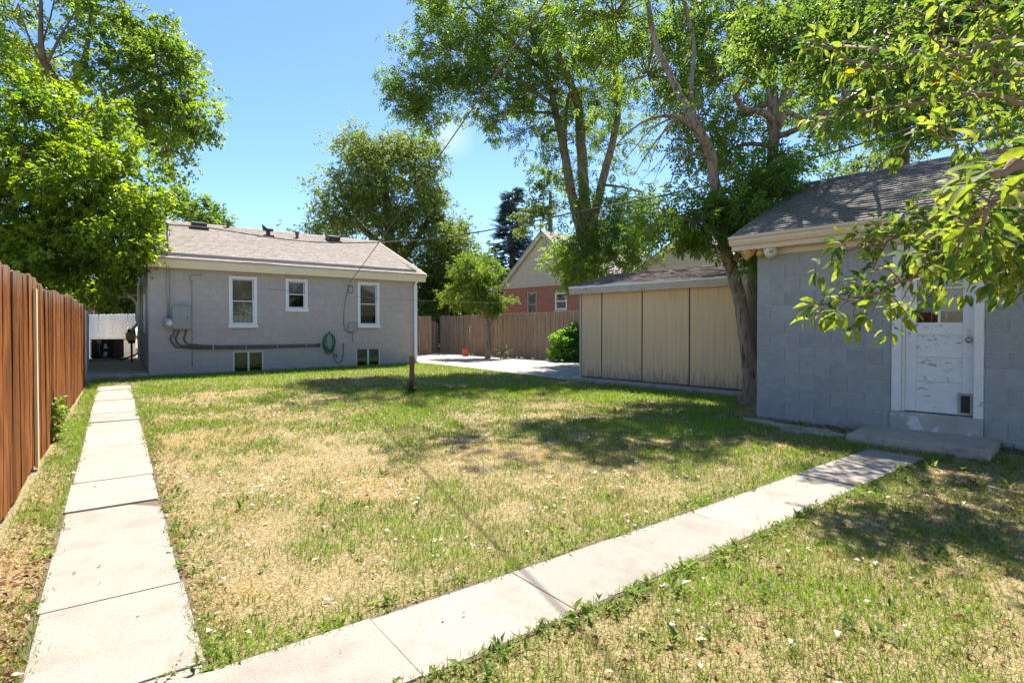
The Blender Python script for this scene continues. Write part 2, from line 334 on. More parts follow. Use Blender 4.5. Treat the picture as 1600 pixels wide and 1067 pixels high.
# ------------------------------------------------------------------ frames of the buildings
HF = Frame(G(232, 588), 36.0)             # grey house, back wall
GF = Frame(G(1183, 652), -47.0)           # garage, west wall
SF = Frame(G(908, 594), -45.0)            # tan shed, long wall
BF = Frame((P(786, 520, 27.5).x, 27.5, .21), -44.0)   # brick house, gable wall
HFz, GFz, SFz = HF.o.z, GF.o.z, SF.o.z
H_W = 7.85; H_D = 8.4; G_W = 6.6; G_D = 5.2; S_W = 4.06; S_D = 3.4

# ------------------------------------------------------------------ ground
def ground():
    ds = [-60,-20,-8,-3,0,2,3,4] + [4+i*.75 for i in range(1,20)] + [18.5,22,30,45,80,160,320]
    ds = sorted(set(ds)); xs = [-320,-120,-60,-35,-22] + [-16+i for i in range(0,33)] + [22,35,60,120,320]
    v = []; f = []
    for d in ds:
        for x in xs: v.append((x, d, gz(d)))
    nx = len(xs)
    for j in range(len(ds)-1):
        for i in range(nx-1): f.append((j*nx+i, j*nx+i+1, (j+1)*nx+i+1, (j+1)*nx+i))
    me = bpy.data.meshes.new('lawn_ground'); me.from_pydata(v, [], f)
    struct(link('lawn_ground', me, M['soil']))
ground()

def slab_row(name, a, b, wid, n, mat_, gap=.005, h=.016, seed=1):
    """a concrete path of separate slabs between ground points a and b (centre line)"""
    rnd = random.Random(seed); a = Vector(a); b = Vector(b); d = (b - a); L = d.length; d.normalize(); s = Vector((d.y, -d.x, 0)).normalized()
    bed = MB(); k = 24
    for i in range(k):
        p = a + d*(L*i/k); q = a + d*(L*(i+1)/k)
        bed.poly([ (p - s*(wid/2+.03)).to_tuple(), (p + s*(wid/2+.03)).to_tuple(), (q + s*(wid/2+.03)).to_tuple(), (q - s*(wid/2+.03)).to_tuple()])
    bed.v = [(x, y, gz(y) + .006) for x, y, z in bed.v]
    root = struct(bed.build(name, M['bed']))
    st = L / n
    for i in range(n):
        c = a + d*(st*(i+.5)); c.z = gz(c.y)
        mb = MB(); mb.box(-st/2+gap/2, st/2-gap/2, -wid/2, wid/2, -.05, h)
        o = mb.build('slab', mat_, root, bevel=.004, seg=2)
        ang = math.atan2(d.y, d.x); tilt = math.atan2(gz((c+d).y)-gz((c-d).y), 2)
        o.location = c + s*rnd.uniform(-.008,.008) + Vector((0,0,rnd.uniform(-.007,.007)))
        o.rotation_euler = (rnd.uniform(-.006,.006), -tilt + rnd.uniform(-.006,.006), ang + rnd.uniform(-.006,.006))
    return root
# left path: runs beside the fence up to the pad
lp_a = (G(40,1067) + G(305,1067)) / 2; lp_b = (G(152,604) + G(204,604)) / 2
ld = (lp_b - lp_a).normalized(); lp_a = lp_a - ld * 1.9; lw = 0.60
n_l = round((lp_b - lp_a).length / .92)
slab_row('garden_path', lp_a, lp_b, lw, n_l, M['concrete'], seed=3)
# cross path: runs from the left path to the garage step
u0 = G(575, 975); u1 = G(1356, 703); l0 = G(660, 1063); l1 = G(1450, 717)
cp_b = (u1 + l1) / 2; cp_0 = (u0 + l0) / 2; cd = (cp_b - cp_0).normalized(); cw = 0.54
cn_ = round((cp_b - cp_0).length / .80); cst = (cp_b - cp_0).length / cn_; cp_a = cp_0 - cd * cst
slab_row('cross_path', cp_a, cp_b, cw, cn_ + 1, M['concrete'], seed=5)
def strip_poly(a, b, w_):
    d = (Vector(b) - Vector(a)).normalized(); s = Vector((d.y, -d.x, 0)) * (w_ / 2); a = Vector(a); b = Vector(b)
    return [tuple(a - s), tuple(a + s), tuple(b + s), tuple(b - s)]
EXCL = [strip_poly(lp_a, lp_b, lw - .02), strip_poly(cp_a, cp_b, cw - .02)]
# pad beside the house
pd = [HF.world(-.02, -.35), HF.world(-.02, 8.6), HF.world(-1.95, 8.6), HF.world(-1.42, -.35)]
mb = MB(); mb.prism([(p.x, p.y, gz(p.y) - .1) for p in pd], (0, 0, .20)); struct(mb.build('concrete_pad', M['pad'], bevel=.012)); EXCL.append(pd)
# driveway behind the lawn
dv = [HF.world(H_W + .05, -.1), G(700,572), G(760,579), G(830,588), SF.world(-.15, -.35), SF.world(-.2, 7.0), G(1000,560), G(690, 551.5), HF.world(H_W + .05, 9.5)]
def clip_y(poly, yc, keep_low):
    out = []
    for i, p in enumerate(poly):
        q = poly[(i+1) % len(poly)]; a = (p[1] <= yc) == keep_low; b = (q[1] <= yc) == keep_low
        if a: out.append((p[0], p[1]))
        if a != b: t = (yc-p[1])/(q[1]-p[1]); out.append((p[0]+(q[0]-p[0])*t, yc))
    return out
mb = MB()
for lowside in (True, False):
    mb.poly([(x, y, gz(y) + .018) for x, y in clip_y(dv, 18.5, lowside)])
struct(mb.build('driveway', M['drive'])); EXCL.append(dv)
# kerb of the shed
mb = MB(); mb.box(-.1, S_W + .1, -.32, -.02, -.1, .09); kb = struct(mb.build('shed_kerb', M['kerb'], bevel=.012)); kb.location = SF.o; kb.rotation_euler = (0, 0, SF.a)
# follow the falling ground along the shed
kb.rotation_euler = (0, math.atan2(gz(SF.world(0,0).y) - gz(SF.world(S_W,0).y), S_W), SF.a)
EXCL += [[SF.world(-.1,-.3), SF.world(S_W+.1,-.3), SF.world(S_W,S_D), SF.world(-.1,S_D)], [GF.world(0,.0), GF.world(G_W,0), GF.world(G_W,G_D), GF.world(0,G_D)], [HF.world(0,0), HF.world(H_W,0), HF.world(H_W,H_D), HF.world(0,H_D)]]

# ------------------------------------------------------------------ building helpers
def wall_face(mb, x0, x1, z0, z1, y, openings, depth):
    """front skin with real openings and their reveals; openings are (x0, x1, z0, z1)"""
    xs = sorted({x0, x1, *[o[0] for o in openings], *[o[1] for o in openings]}); zs = sorted({z0, z1, *[o[2] for o in openings], *[o[3] for o in openings]})
    for i in range(len(xs)-1):
        for j in range(len(zs)-1):
            cx_ = (xs[i]+xs[i+1])/2; cz = (zs[j]+zs[j+1])/2
            if any(o[0] < cx_ < o[1] and o[2] < cz < o[3] for o in openings): continue
            mb.poly([(xs[i],y,zs[j]),(xs[i+1],y,zs[j]),(xs[i+1],y,zs[j+1]),(xs[i],y,zs[j+1])])
    for a,b,c,d in openings:
        for q in (((a,y,c),(a,y,d),(a,y+depth,d),(a,y+depth,c)), ((b,y,c),(b,y,d),(b,y+depth,d),(b,y+depth,c)), ((a,y,c),(b,y,c),(b,y+depth,c),(a,y+depth,c)), ((a,y,d),(b,y,d),(b,y+depth,d),(a,y+depth,d))): mb.poly(q)
BLK = {}
def block_mesh(w_, h_, c, m, proud, key):
    k = (round(w_,3), round(h_,3), key)
    if k not in BLK:
        mb = MB(); v = [(-w_/2,0,-h_/2),(w_/2,0,-h_/2),(w_/2,0,h_/2),(-w_/2,0,h_/2)]; cc = c
        v2 = [(x, -proud*.55, z) for x,_,z in v]; v3 = [(x-math.copysign(cc,x), -proud, z-math.copysign(cc,z)) for x,_,z in v]
        mb.v = v + v2 + v3
        for a in (0,4):
            for i in range(4): j=(i+1)%4; mb.f.append((a+i,a+j,a+4+j,a+4+i))
        mb.f.append((8,9,10,11)); BLK[k] = mb.mesh('block')
        BLK[k].materials.append(m)
    return BLK[k]
def blocks(parent, x0, x1, z0, z1, openings, m, key, bw=.4064, bh=.2032, joint=.009, chamfer=.004, proud=.008, jit=.0012, y=0, seed=1, ztop=None):
    rnd = random.Random(seed); row = 0; z = z0; cnt = 0
    while z < z1 - .02:
        zt = min(z + bh, z1); off = (bw/2 if row % 2 else 0); xs = [x0]; x = x0 + bw - off
        while x < x1 - .02: xs.append(x); x += bw
        xs.append(x1)
        for a, b in zip(xs[:-1], xs[1:]):
            segs = [(a, b)]
            for (oa, ob, oc, od) in openings:
                if od - .03 <= z or oc + .03 >= zt: continue
                ns = []
                for p, q in segs:
                    if ob <= p or oa >= q: ns.append((p, q)); continue
                    if oa > p: ns.append((p, oa))
                    if ob < q: ns.append((ob, q))
                segs = ns
            for p, q in segs:
                w_ = q - p - joint; h_ = zt - z - joint
                if w_ < .04 or h_ < .03: continue
                o = link('block', block_mesh(round(w_,2), round(h_,3), chamfer, m, proud, key), None, parent)
                o.location = ((p+q)/2, y + rnd.uniform(-jit, jit), (z+zt)/2); o.rotation_euler = (rnd.uniform(-.004,.004), 0, rnd.uniform(-.004,.004)); cnt += 1
        z = zt; row += 1
    return cnt
def shingles(parent, A, B, up, n_rows, slope_len, m, tab=.3, seed=1, th=.008, over=.02, keep=None):
    """rows of asphalt tabs on a roof plane: A->B along the eave, up = unit vector up the slope"""
    rnd = random.Random(seed); A = Vector(A); B = Vector(B); d = (B-A); L = d.length; d.normalize(); u = Vector(up).normalized(); nrm = d.cross(u).normalized()
    if nrm.z < 0: nrm = -nrm
    mb = MB(); ex = slope_len / n_rows
    for r in range(n_rows):
        x = -rnd.random() * tab
        while x < L:
            w_ = tab * rnd.uniform(.55, 1.25); a = max(x, 0) + .003; b = min(x + w_, L) - .003; x += w_
            if b - a < .02: continue
            t0 = th * rnd.uniform(.8, 1.9); s0 = r*ex - rnd.uniform(0,.006); s1 = (r+1)*ex + over
            p = [A+d*a+u*s0+nrm*.001, A+d*b+u*s0+nrm*.001, A+d*b+u*s0+nrm*(t0+.006), A+d*a+u*s0+nrm*(t0+.006), A+d*b+u*s1+nrm*.002, A+d*a+u*s1+nrm*.002]
            i = len(mb.v); mb.v += [q.to_tuple() for q in p]; mb.f += [(i,i+1,i+2,i+3),(i+3,i+2,i+4,i+5),(i+1,i+4,i+2),(i,i+3,i+5)]
    o = mb.build('shingles', m, parent); stuff(o); return o

# ------------------------------------------------------------------ the grey house
def grey_house():
    root = thing('house', 'low grey painted block house with taupe shingle roof and white windows', 'house', HF.o, 36)
    hx = lambda px, py: HF.hit(px, py)
    _, zE = hx(232, 420); zE = zE - 0; ztop = hx(300, 414)[1]          # underside of the fascia
    def rect(x0, y0, x1, y1): 
        a = hx((x0), (y0+y1)/2)[0]; b = hx(x1, (y0+y1)/2)[0]; zt = hx((x0+x1)/2, y0)[1]; zb = hx((x0+x1)/2, y1)[1]; return (a, b, zb, zt)
    wins = [rect(358,432,402,512), rect(446.5,436,481,487), rect(559,441,592.7,512)]
    base = [rect(364,548.5,412,585), rect(556.5,543.5,594.5,575)]
    ins = lambda r, m_: (r[0]+m_, r[1]-m_, r[2]+m_, r[3]-m_)
    wop = [ins(r, .05) for r in wins]; bop = [(r[0], r[1], max(r[2], -.02), r[3]) for r in base]
    ops = wop + bop
    mb = MB(); wall_face(mb, 0, H_W, -.35, ztop + .3, 0, ops, .14)
    # other three walls
    for q in (((0,0,-.35),(0,H_D,-.35),(0,H_D,ztop+.3),(0,0,ztop+.3)), ((H_W,0,-.35),(H_W,H_D,-.35),(H_W,H_D,ztop+.3),(H_W,0,ztop+.3)), ((0,H_D,-.35),(H_W,H_D,-.35),(H_W,H_D,ztop+.3),(0,H_D,ztop+.3))): mb.poly(q)
    wl = mb.build('wall', M['hjoint'], root)
    rows0 = -.2
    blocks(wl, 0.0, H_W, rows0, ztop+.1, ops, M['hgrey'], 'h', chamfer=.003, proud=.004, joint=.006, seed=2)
    # roof
    ov = .22; rx0 = -.3; rx1 = H_W + .28; eave_z = hx(300, 407)[1]; yr = H_D/2
    rp = P(590, 378, 0.0); 
    # ridge height from the photograph at the gable end
    q = HF.world(rx1, yr); rz = CAMH + (HZ - 378) / F * q.y - HF.o.z
    e0 = Vector((rx0, -ov, eave_z)); e1 = Vector((rx1, -ov, eave_z)); r0 = Vector((rx0, yr, rz)); r1 = Vector((rx1, yr, rz)); b0 = Vector((rx0, H_D+ov, eave_z)); b1 = Vector((rx1, H_D+ov, eave_z))
    mb = MB(); t = Vector((0,0,-.035))
    prof = [e0, r0, b0, b0+t, r0+t*1.2, e0+t]
    mb.prism(prof, (rx1-rx0, 0, 0)); rf = mb.build('roof', M['shingle_h'], root)
    sl_ = (r0 - e0); shingles(rf, e0 + Vector((0,0,.002)), e1 + Vector((0,0,.002)), sl_, 32, sl_.length, M['shingle_h'], tab=.32, seed=4, th=.006)
    mb = MB(); rr = [Vector((rx0+i*.3, yr, rz+.012)) for i in range(int((rx1-rx0)/.3)+1)]
    for a in rr: mb.prism([a+Vector((0,-.13,-.05)), a+Vector((0,0,.012)), a+Vector((0,.13,-.05)), a+Vector((0,.13,-.06)), a+Vector((0,-.13,-.06))], (.29,0,0))
    mb.build('ridge_cap', M['shingle_h'], rf)
    # gables
    mb = MB()
    for x in (0.0, H_W): mb.poly([(x, 0, ztop+.28), (x, H_D, ztop+.28), (x, yr, rz-.06)])
    mb.build('gable', M['cream'], root)
    # fascia, drip edge, soffit
    zf0 = hx(300, 419)[1]; zf1 = eave_z - .035
    mb = MB(); mb.box(rx0+.02, rx1-.02, -ov+.012, -ov+.035, zf0-.045, zf1-.004); mb.build('fascia', M['cream'], root, bevel=.003)
    mb = MB(); mb.box(rx0+.02, rx1-.02, -ov+.04, -.006, zf0+.045, zf0+.06); mb.build('soffit', M['cream'], root)
    mb = MB(); mb.box(rx0, rx1, -ov-.006, -ov+.01, zf1-.012, zf1+.02); mb.build('drip_edge', M['tan'], root)
    mb = MB(); mb.box(.0, H_W, -.024, -.011, zf0-.02, zf0+.04); mb.build('frieze_board', M['cream'], root, bevel=.003)
    for s_ in (rx0, rx1):
        mb = MB()
        for a, b in ((e0, r0), (b0, r0)):
            a = Vector((s_, a.y, a.z-.05)); b = Vector((s_, b.y, b.z-.05)); mb.bar(a, b, .025, .12)
        mb.build('rake_board', M['cream'], root)
    # roof fittings
    def on_roof(px, py):
        n = sl_.cross(Vector((1,0,0))).normalized(); o = HF.o; d = Vector(((px-CX)/F, 1, -(py-HZ)/F)); c = Vector((0,0,CAMH))
        Rm = Matrix.Rotation(-HF.a, 3, 'Z'); dl = Rm @ d; cl = Rm @ (c - o); tt = (e0 - cl).dot(n) / dl.dot(n); return cl + dl * tt
    for px, py, kind in ((312,357,'box'),(356,354,'pipe2'),(420,370,'turbine'),(465,373,'pipe'),(521,377,'box')):
        p = on_roof(px, max(py, 352)); p.y = min(p.y, yr - .15); p.z = e0.z + (p.y + ov) * (rz - eave_z) / (yr + ov); mb = MB()
        if kind == 'box':
            mb.prism([p+Vector((-.22,-.22,-.06)), p+Vector((-.22,.24,.10)), p+Vector((-.22,.24,.25)), p+Vector((-.22,-.22,.15))], (.44,0,0)); mb.box(p.x-.27,p.x+.27,p.y-.27,p.y+.02,p.z-.07,p.z-.01); mb.build('roof_vent', M['acm'], rf, bevel=.008)
        elif kind == 'turbine':
            mb.lathe([(.07,-.1),(.07,.17),(.1,.18),(.1,.2)], p, n=10); mb.prism([p+Vector((-.16,-.07,.2)), p+Vector((.17,-.07,.2)), p+Vector((.15,-.07,.27)), p+Vector((-.05,-.07,.27)), p+Vector((-.2,-.07,.40))], (0,.14,0)); mb.box(p.x-.17,p.x+.17,p.y-.15,p.y+.15,p.z-.05,p.z+.03); mb.build('roof_vent', M['acm'], rf)
        else:
            mb.lathe([(.055,-.1),(.055,.16),(.075,.17),(.075,.24),(.05,.25)], p, n=10); mb.build('roof_vent', M['conduit'], rf)
    # windows
    for i, r in enumerate(wins):
        a, b, c, d = r; wn = bpy.data.objects.new('window', None); col.objects.link(wn); wn.parent = root
        fw = .085; sl_h = .10
        mb = MB(); mb.box(a, a+fw, -.03, .05, c, d); mb.box(b-fw, b, -.03, .05, c, d); mb.box(a+fw, b-fw, -.028, .05, d-fw, d); mb.box(a+fw, b-fw, -.028, .05, c+.02, c+sl_h+.02); mb.build('frame', M['white'], wn, bevel=.004)
        mb = MB(); mb.box(a-.02, b+.02, -.055, -.031, c-.005, c+sl_h); mb.build('sill', M['white'], wn, bevel=.004)
        ia, ib, ic, id_ = a+fw, b-fw, c+sl_h+.02, d-fw; mid = (ic+id_)/2 + .01; s = .028
        mb = MB()
        for z0, z1, yy in ((ic, mid+.015, .045), (mid-.015, id_, .07)):
            mb.box(ia, ia+s, yy, yy+.024, z0, z1); mb.box(ib-s, ib, yy, yy+.024, z0, z1); mb.box(ia+s, ib-s, yy+.001, yy+.023, z0, z0+s); mb.box(ia+s, ib-s, yy+.001, yy+.023, z1-s, z1)
        mb.build('sash', M['white'], wn)
        for z0, z1, yy in ((ic+s, mid-.013, .057), (mid+s-.015, id_-s, .082)):
            mb = MB(); mb.box(ia+s, ib-s, yy, yy+.004, z0, z1); mb.build('pane', M['glass'], wn)
        if i == 1: mb = MB(); mb.box(ia, ib, .13, .135, mid-.02, id_); mb.build('curtain', M['curtain'], wn)
        else:
            zlow = ic + (id_-ic)*(.25 if i == 0 else .22); mb = MB(); z = id_ - .02
            while z > zlow: mb.poly([(ia+.005,.112,z),(ib-.005,.112,z),(ib-.005,.13,z-.019),(ia+.005,.13,z-.019)]); z -= .022
            mb.build('blind', M['blind'], wn)
            mb = MB()
            for k in range(5):
                x_ = ia+(ib-ia)*(k+.1)/5; mb.box(x_, x_+(ib-ia)/6, .35, .36, ic-.1, zlow+.05)
            mb.build('curtain', M['curtain'], wn)
        mb = MB(); mb.poly([(a-.3,1.2,c-.3),(b+.3,1.2,c-.3),(b+.3,1.2,d+.3),(a-.3,1.2,d+.3)]); mb.build('room_wall', M['room'], wn)
    for i, r in enumerate(bop):
        a, b, c, d = r; wn = bpy.data.objects.new('basement_window', None); col.objects.link(wn); wn.parent = root
        f_ = .04; m_ = (a+b)/2; mb = MB(); mb.box(a, a+f_, .03, .1, c, d); mb.box(b-f_, b, .03, .1, c, d); mb.box(a+f_, b-f_, .031, .1, d-f_, d); mb.box(a+f_, b-f_, .031, .1, c, c+f_*.6); mb.box(m_-.025, m_+.025, .025, .09, c+f_*.6, d-f_); mb.build('frame', M['white'], wn, bevel=.003)
        for x0, x1 in ((a+f_, m_-.025), (m_+.025, b-f_)): mb = MB(); mb.box(x0, x1, .06, .064, c+f_*.6, d-f_); mb.build('pane', M['glass'], wn)
        mb = MB(); mb.box(a+f_, b-f_, .10, .11, c+(d-c)*.36, d-f_); mb.build('reflection_panel', M['well_reflection'], wn); mb = MB(); mb.poly([(a-.1,.6,c-.3),(b+.1,.6,c-.3),(b+.1,.6,d+.2),(a-.1,.6,d+.2)]); mb.build('room_wall', M['room'], wn)  # added panel behind the panes carries the painted reflection
    # down pipe at the right corner
    x_, z_ = hx(645, 440); zb = .25
    mb = MB(); x_ = H_W - .07; mb.box(x_-.055, x_+.055, -.095, -.02, zb, zf0-.16); mb.tube([(x_, -.055, zf0-.17), (x_, -.075, zf0-.1), (x_+.03, -ov+.06, zf0+.0), (x_+.03, -ov+.06, zf0+.05)], .04, 8); mb.tube([(x_, -.055, zb+.02), (x_, -.08, zb-.06), (x_+.02, -.2, zb-.14)], .04, 8); mb.build('down_pipe', M['white'], root, bevel=.004)
    # insulators on the fascia
    for px in (318, 331, 353, 366): x_, z_ = hx(px, 419); mb = MB(); mb.lathe([(.02,0),(.03,.02),(.02,.04),(.028,.05),(.01,.08)], (x_, -.02, z_), (0,-1,0), 8); mb.build('insulator', M['conduit'], root, smooth=True)
    # side porch roof, post pipe on the left wall
    mb = MB(); mb.prism([(-.02,4.4,2.55),(-.02,8.2,2.55),(-.02,8.2,2.66),(-.02,4.4,2.66)], (-.62,0,-.12)); mb.build('side_canopy', M['shingle_g'], root)
    mb = MB(); mb.tube([(-.06,3.9,2.75),(-.1,3.9,2.6),(-.1,3.9,.3)], .045, 8); mb.build('down_pipe', M['white'], root, smooth=True)
    mb = MB(); mb.tube([(-.50,4.45,2.5),(-.22,4.5,2.25),(-.12,4.55,2.1),(-.12,4.55,1.45),(-.3,4.6,1.2)], .05, 8); mb.build('flue_pipe', M['white'], root, smooth=True)
    for yy in (1.6, 6.2):
        mb = MB(); mb.box(-.03, -.004, yy, yy+.9, 1.15, 2.3); mb.build('side_window', M['white'], root, bevel=.004)
    return root, zf0, wins
house, H_ZF, H_WINS = grey_house()

def wall_thing(name, label, cat, F_, px, py, group=None):
    x, z = F_.hit(px, py); p = F_.world(x, 0, 0); p.z = F_.o.z + z - 0
    p.z = F_.o.z + z; return thing(name, label, cat, p, math.degrees(F_.a), group), x, z
# electric meter with its mast
t, mx_, mz_ = wall_thing('electric_meter', 'square grey electric meter with round glass dial and tall mast pipe', 'meter', HF, 264.5, 505)
mb = MB(); mb.box(-.12,.12,-.13,-.008,-.14,.14); mb.build('meter_box', M['metal_grey'], t, bevel=.01)
mb = MB(); mb.lathe([(.085,0),(.085,.03),(.075,.07),(.05,.085)], (0,-.13,0), (0,-1,0), 16); mb.build('dial', M['lampw'], t, smooth=True)
mz_top = HF.hit(263, 352)[1] - mz_
mb = MB(); mb.tube([(-.02,-.05,.13),(-.02,-.05,1.0),(-.02,-.05,1.9),(-.02,-.05,mz_top)], .026, 8); mb.build('mast_pipe', M['galv'], t, smooth=True)
mb = MB(); mb.lathe([(.055,-.02),(.06,.03),(.03,.07)], (-.02,-.05,mz_top), n=8); mb.bar((-.02,-.05,mz_top-.28),(-.16,-.05,mz_top-.26),.02,.02); mb.build('weather_head', M['galv'], t, smooth=True)
# breaker panel with the bundle of conduits
t, bx_, bz_ = wall_thing('breaker_panel', 'grey metal breaker panel box with dark conduits curving out below', 'panel box', HF, 283.5, 496)
mb = MB(); mb.box(-.22,.22,-.14,-.009,-.33,.33); mb.build('cabinet', M['metal_grey'], t, bevel=.012)
mb = MB(); mb.box(-.205,.205,-.152,-.141,-.31,.31); dr = mb.build('cover', M['metal_grey'], t, bevel=.005)
mb = MB(); mb.box(.12,.14,-.163,-.1525,-.03,.03); mb.build('latch', M['conduit'], dr)
zc = HF.hit(380, 543)[1] - bz_; xe = HF.hit(497, 540)[0] - bx_; ze = HF.hit(480, 540)[1] - bz_
for k, (x0, dz) in enumerate(((-.16,0.0),(-.06,.035),(.12,.07))):
    pts = [(x0,-.05,-.33),(x0-.03,-.05,-.45),(x0-.10+.02*k,-.05,-.60-.0*k),(x0+.02,-.05,-.80+dz),(x0+.22,-.05,zc+.06+dz-.03),(x0+.6,-.05,zc+dz-.01),(1.8,-.05,zc+dz-.02),(xe-.05,-.05,ze+dz*.6-.02)]
    mb = MB(); mb.tube(smooth_pts(pts,5), .022, 7); mb.build('conduit', M['conduit'], t, smooth=True)
mb = MB(); mb.lathe([(.05,0),(.06,.02),(.06,.06),(.03,.07)], (xe,-.005,ze+.01), (0,-1,0), 10); mb.build('conduit_entry', M['conduit'], t, smooth=True)
for k in range(4):
    mb = MB(); xx = .75 + k*.85; mb.box(xx,xx+.025,-.077,-.004,zc-.04,zc+.08); mb.build('strap', M['galv'], t)
mb = MB(); mb.tube([(.20,-.03,1.15),(.25,-.03,.9),(.25,-.03,.3)], .011, 6); mb.tube([(.25,-.03,-.33),(.25,-.03,-1.35)], .011, 6); mb.tube([(.20,-.03,1.15),(.5,-.03,1.2)], .011, 6); mb.build('ground_wire_pipe', M['metal_grey'], t, smooth=True)
# hose on its hook
t, hx_, hz_ = wall_thing('garden_hose', 'green garden hose coiled on a wall hook', 'hose', HF, 513, 533)
rnd = random.Random(8); pts = []
lr = [(.20,.31,0,0),(.15,.27,.03,.03),(.21,.34,-.01,-.03),(.12,.30,-.05,-.01),(.19,.26,.02,.04),(.16,.35,.03,-.05),(.10,.24,.06,.05),(.2,.3,0,0)]
for k in range(7*16+1):
    a = 2*math.pi*k/16; i = k//16; f = (k%16)/16; q = [lr[i][j]*(1-f)+lr[min(i+1,7)][j]*f for j in range(4)]
    pts.append((q[0]*math.sin(a)+q[2]*(1-math.cos(a))*.5, -.045-.009*(i+f)-.006*math.sin(a*2), q[1]*math.cos(a) + (.30-q[1]) + q[3]*(1-math.cos(a))*.4 - .05))
mb = MB(); mb.tube(pts, .0125, 6); mb.build('hose_coil', M['hose'], t, smooth=True)
mb = MB(); mb.tube(smooth_pts([(.13,-.06,-.28),(.15,-.06,-.5),(.22,-.08,-.66),(.32,-.1,-.70),(.41,-.08,-.60),(.46,-.05,-.4),(.46,-.05,-.06)],5), .0125, 6); mb.build('hose_tail', M['conduit'], t, smooth=True)
mb = MB(); mb.tube([(0,-.006,.27),(0,-.13,.27),(0,-.15,.34)], .014, 6); mb.build('hook', M['conduit'], t)
t, _, _ = wall_thing('wall_tap', 'small dark garden tap low on the grey wall by the hose', 'tap', HF, 524, 555)
mb = MB(); mb.tube([(0,-.006,0),(0,-.1,0),(0,-.12,-.05)], .018, 8); mb.build('spout', M['conduit'], t, smooth=True)
mb = MB(); mb.lathe([(.04,0),(.04,.012)], (0,-.09,.05), n=10); mb.tube([(0,-.09,0),(0,-.09,.05)], .008, 6); mb.build('handle', M['conduit'], t)
# cable box with its wire loop
t, cx_, cz_ = wall_thing('cable_box', 'small grey cable box on wall with looping wire', 'cable box', HF, 550, 511)
mb = MB(); mb.box(-.14,.14,-.09,-.009,-.15,.15); mb.build('cover', M['metal_grey'], t, bevel=.012)
mb = MB(); mb.tube(smooth_pts([(-.12,-.04,1.42),(-.18,-.04,1.1),(-.27,-.03,.55),(-.28,-.03,.1),(-.2,-.04,-.14),(-.05,-.04,-.18),(.0,-.04,-.15)],6), .008, 5); lp = [( -.06+.085*math.sin(2*math.pi*k/12), -.05, 1.22+.13*math.cos(2*math.pi*k/12)) for k in range(26)]; mb.tube(lp, .009, 5); mb.tube([(.0,-.03,-.15),(.0,-.03,-.5)], .007, 5); mb.build('wire', M['wire'], t, smooth=True)
CABLE_END = HF.world(cx_-.12, -.2, 0); CABLE_END.z = HF.o.z + cz_ + 1.45

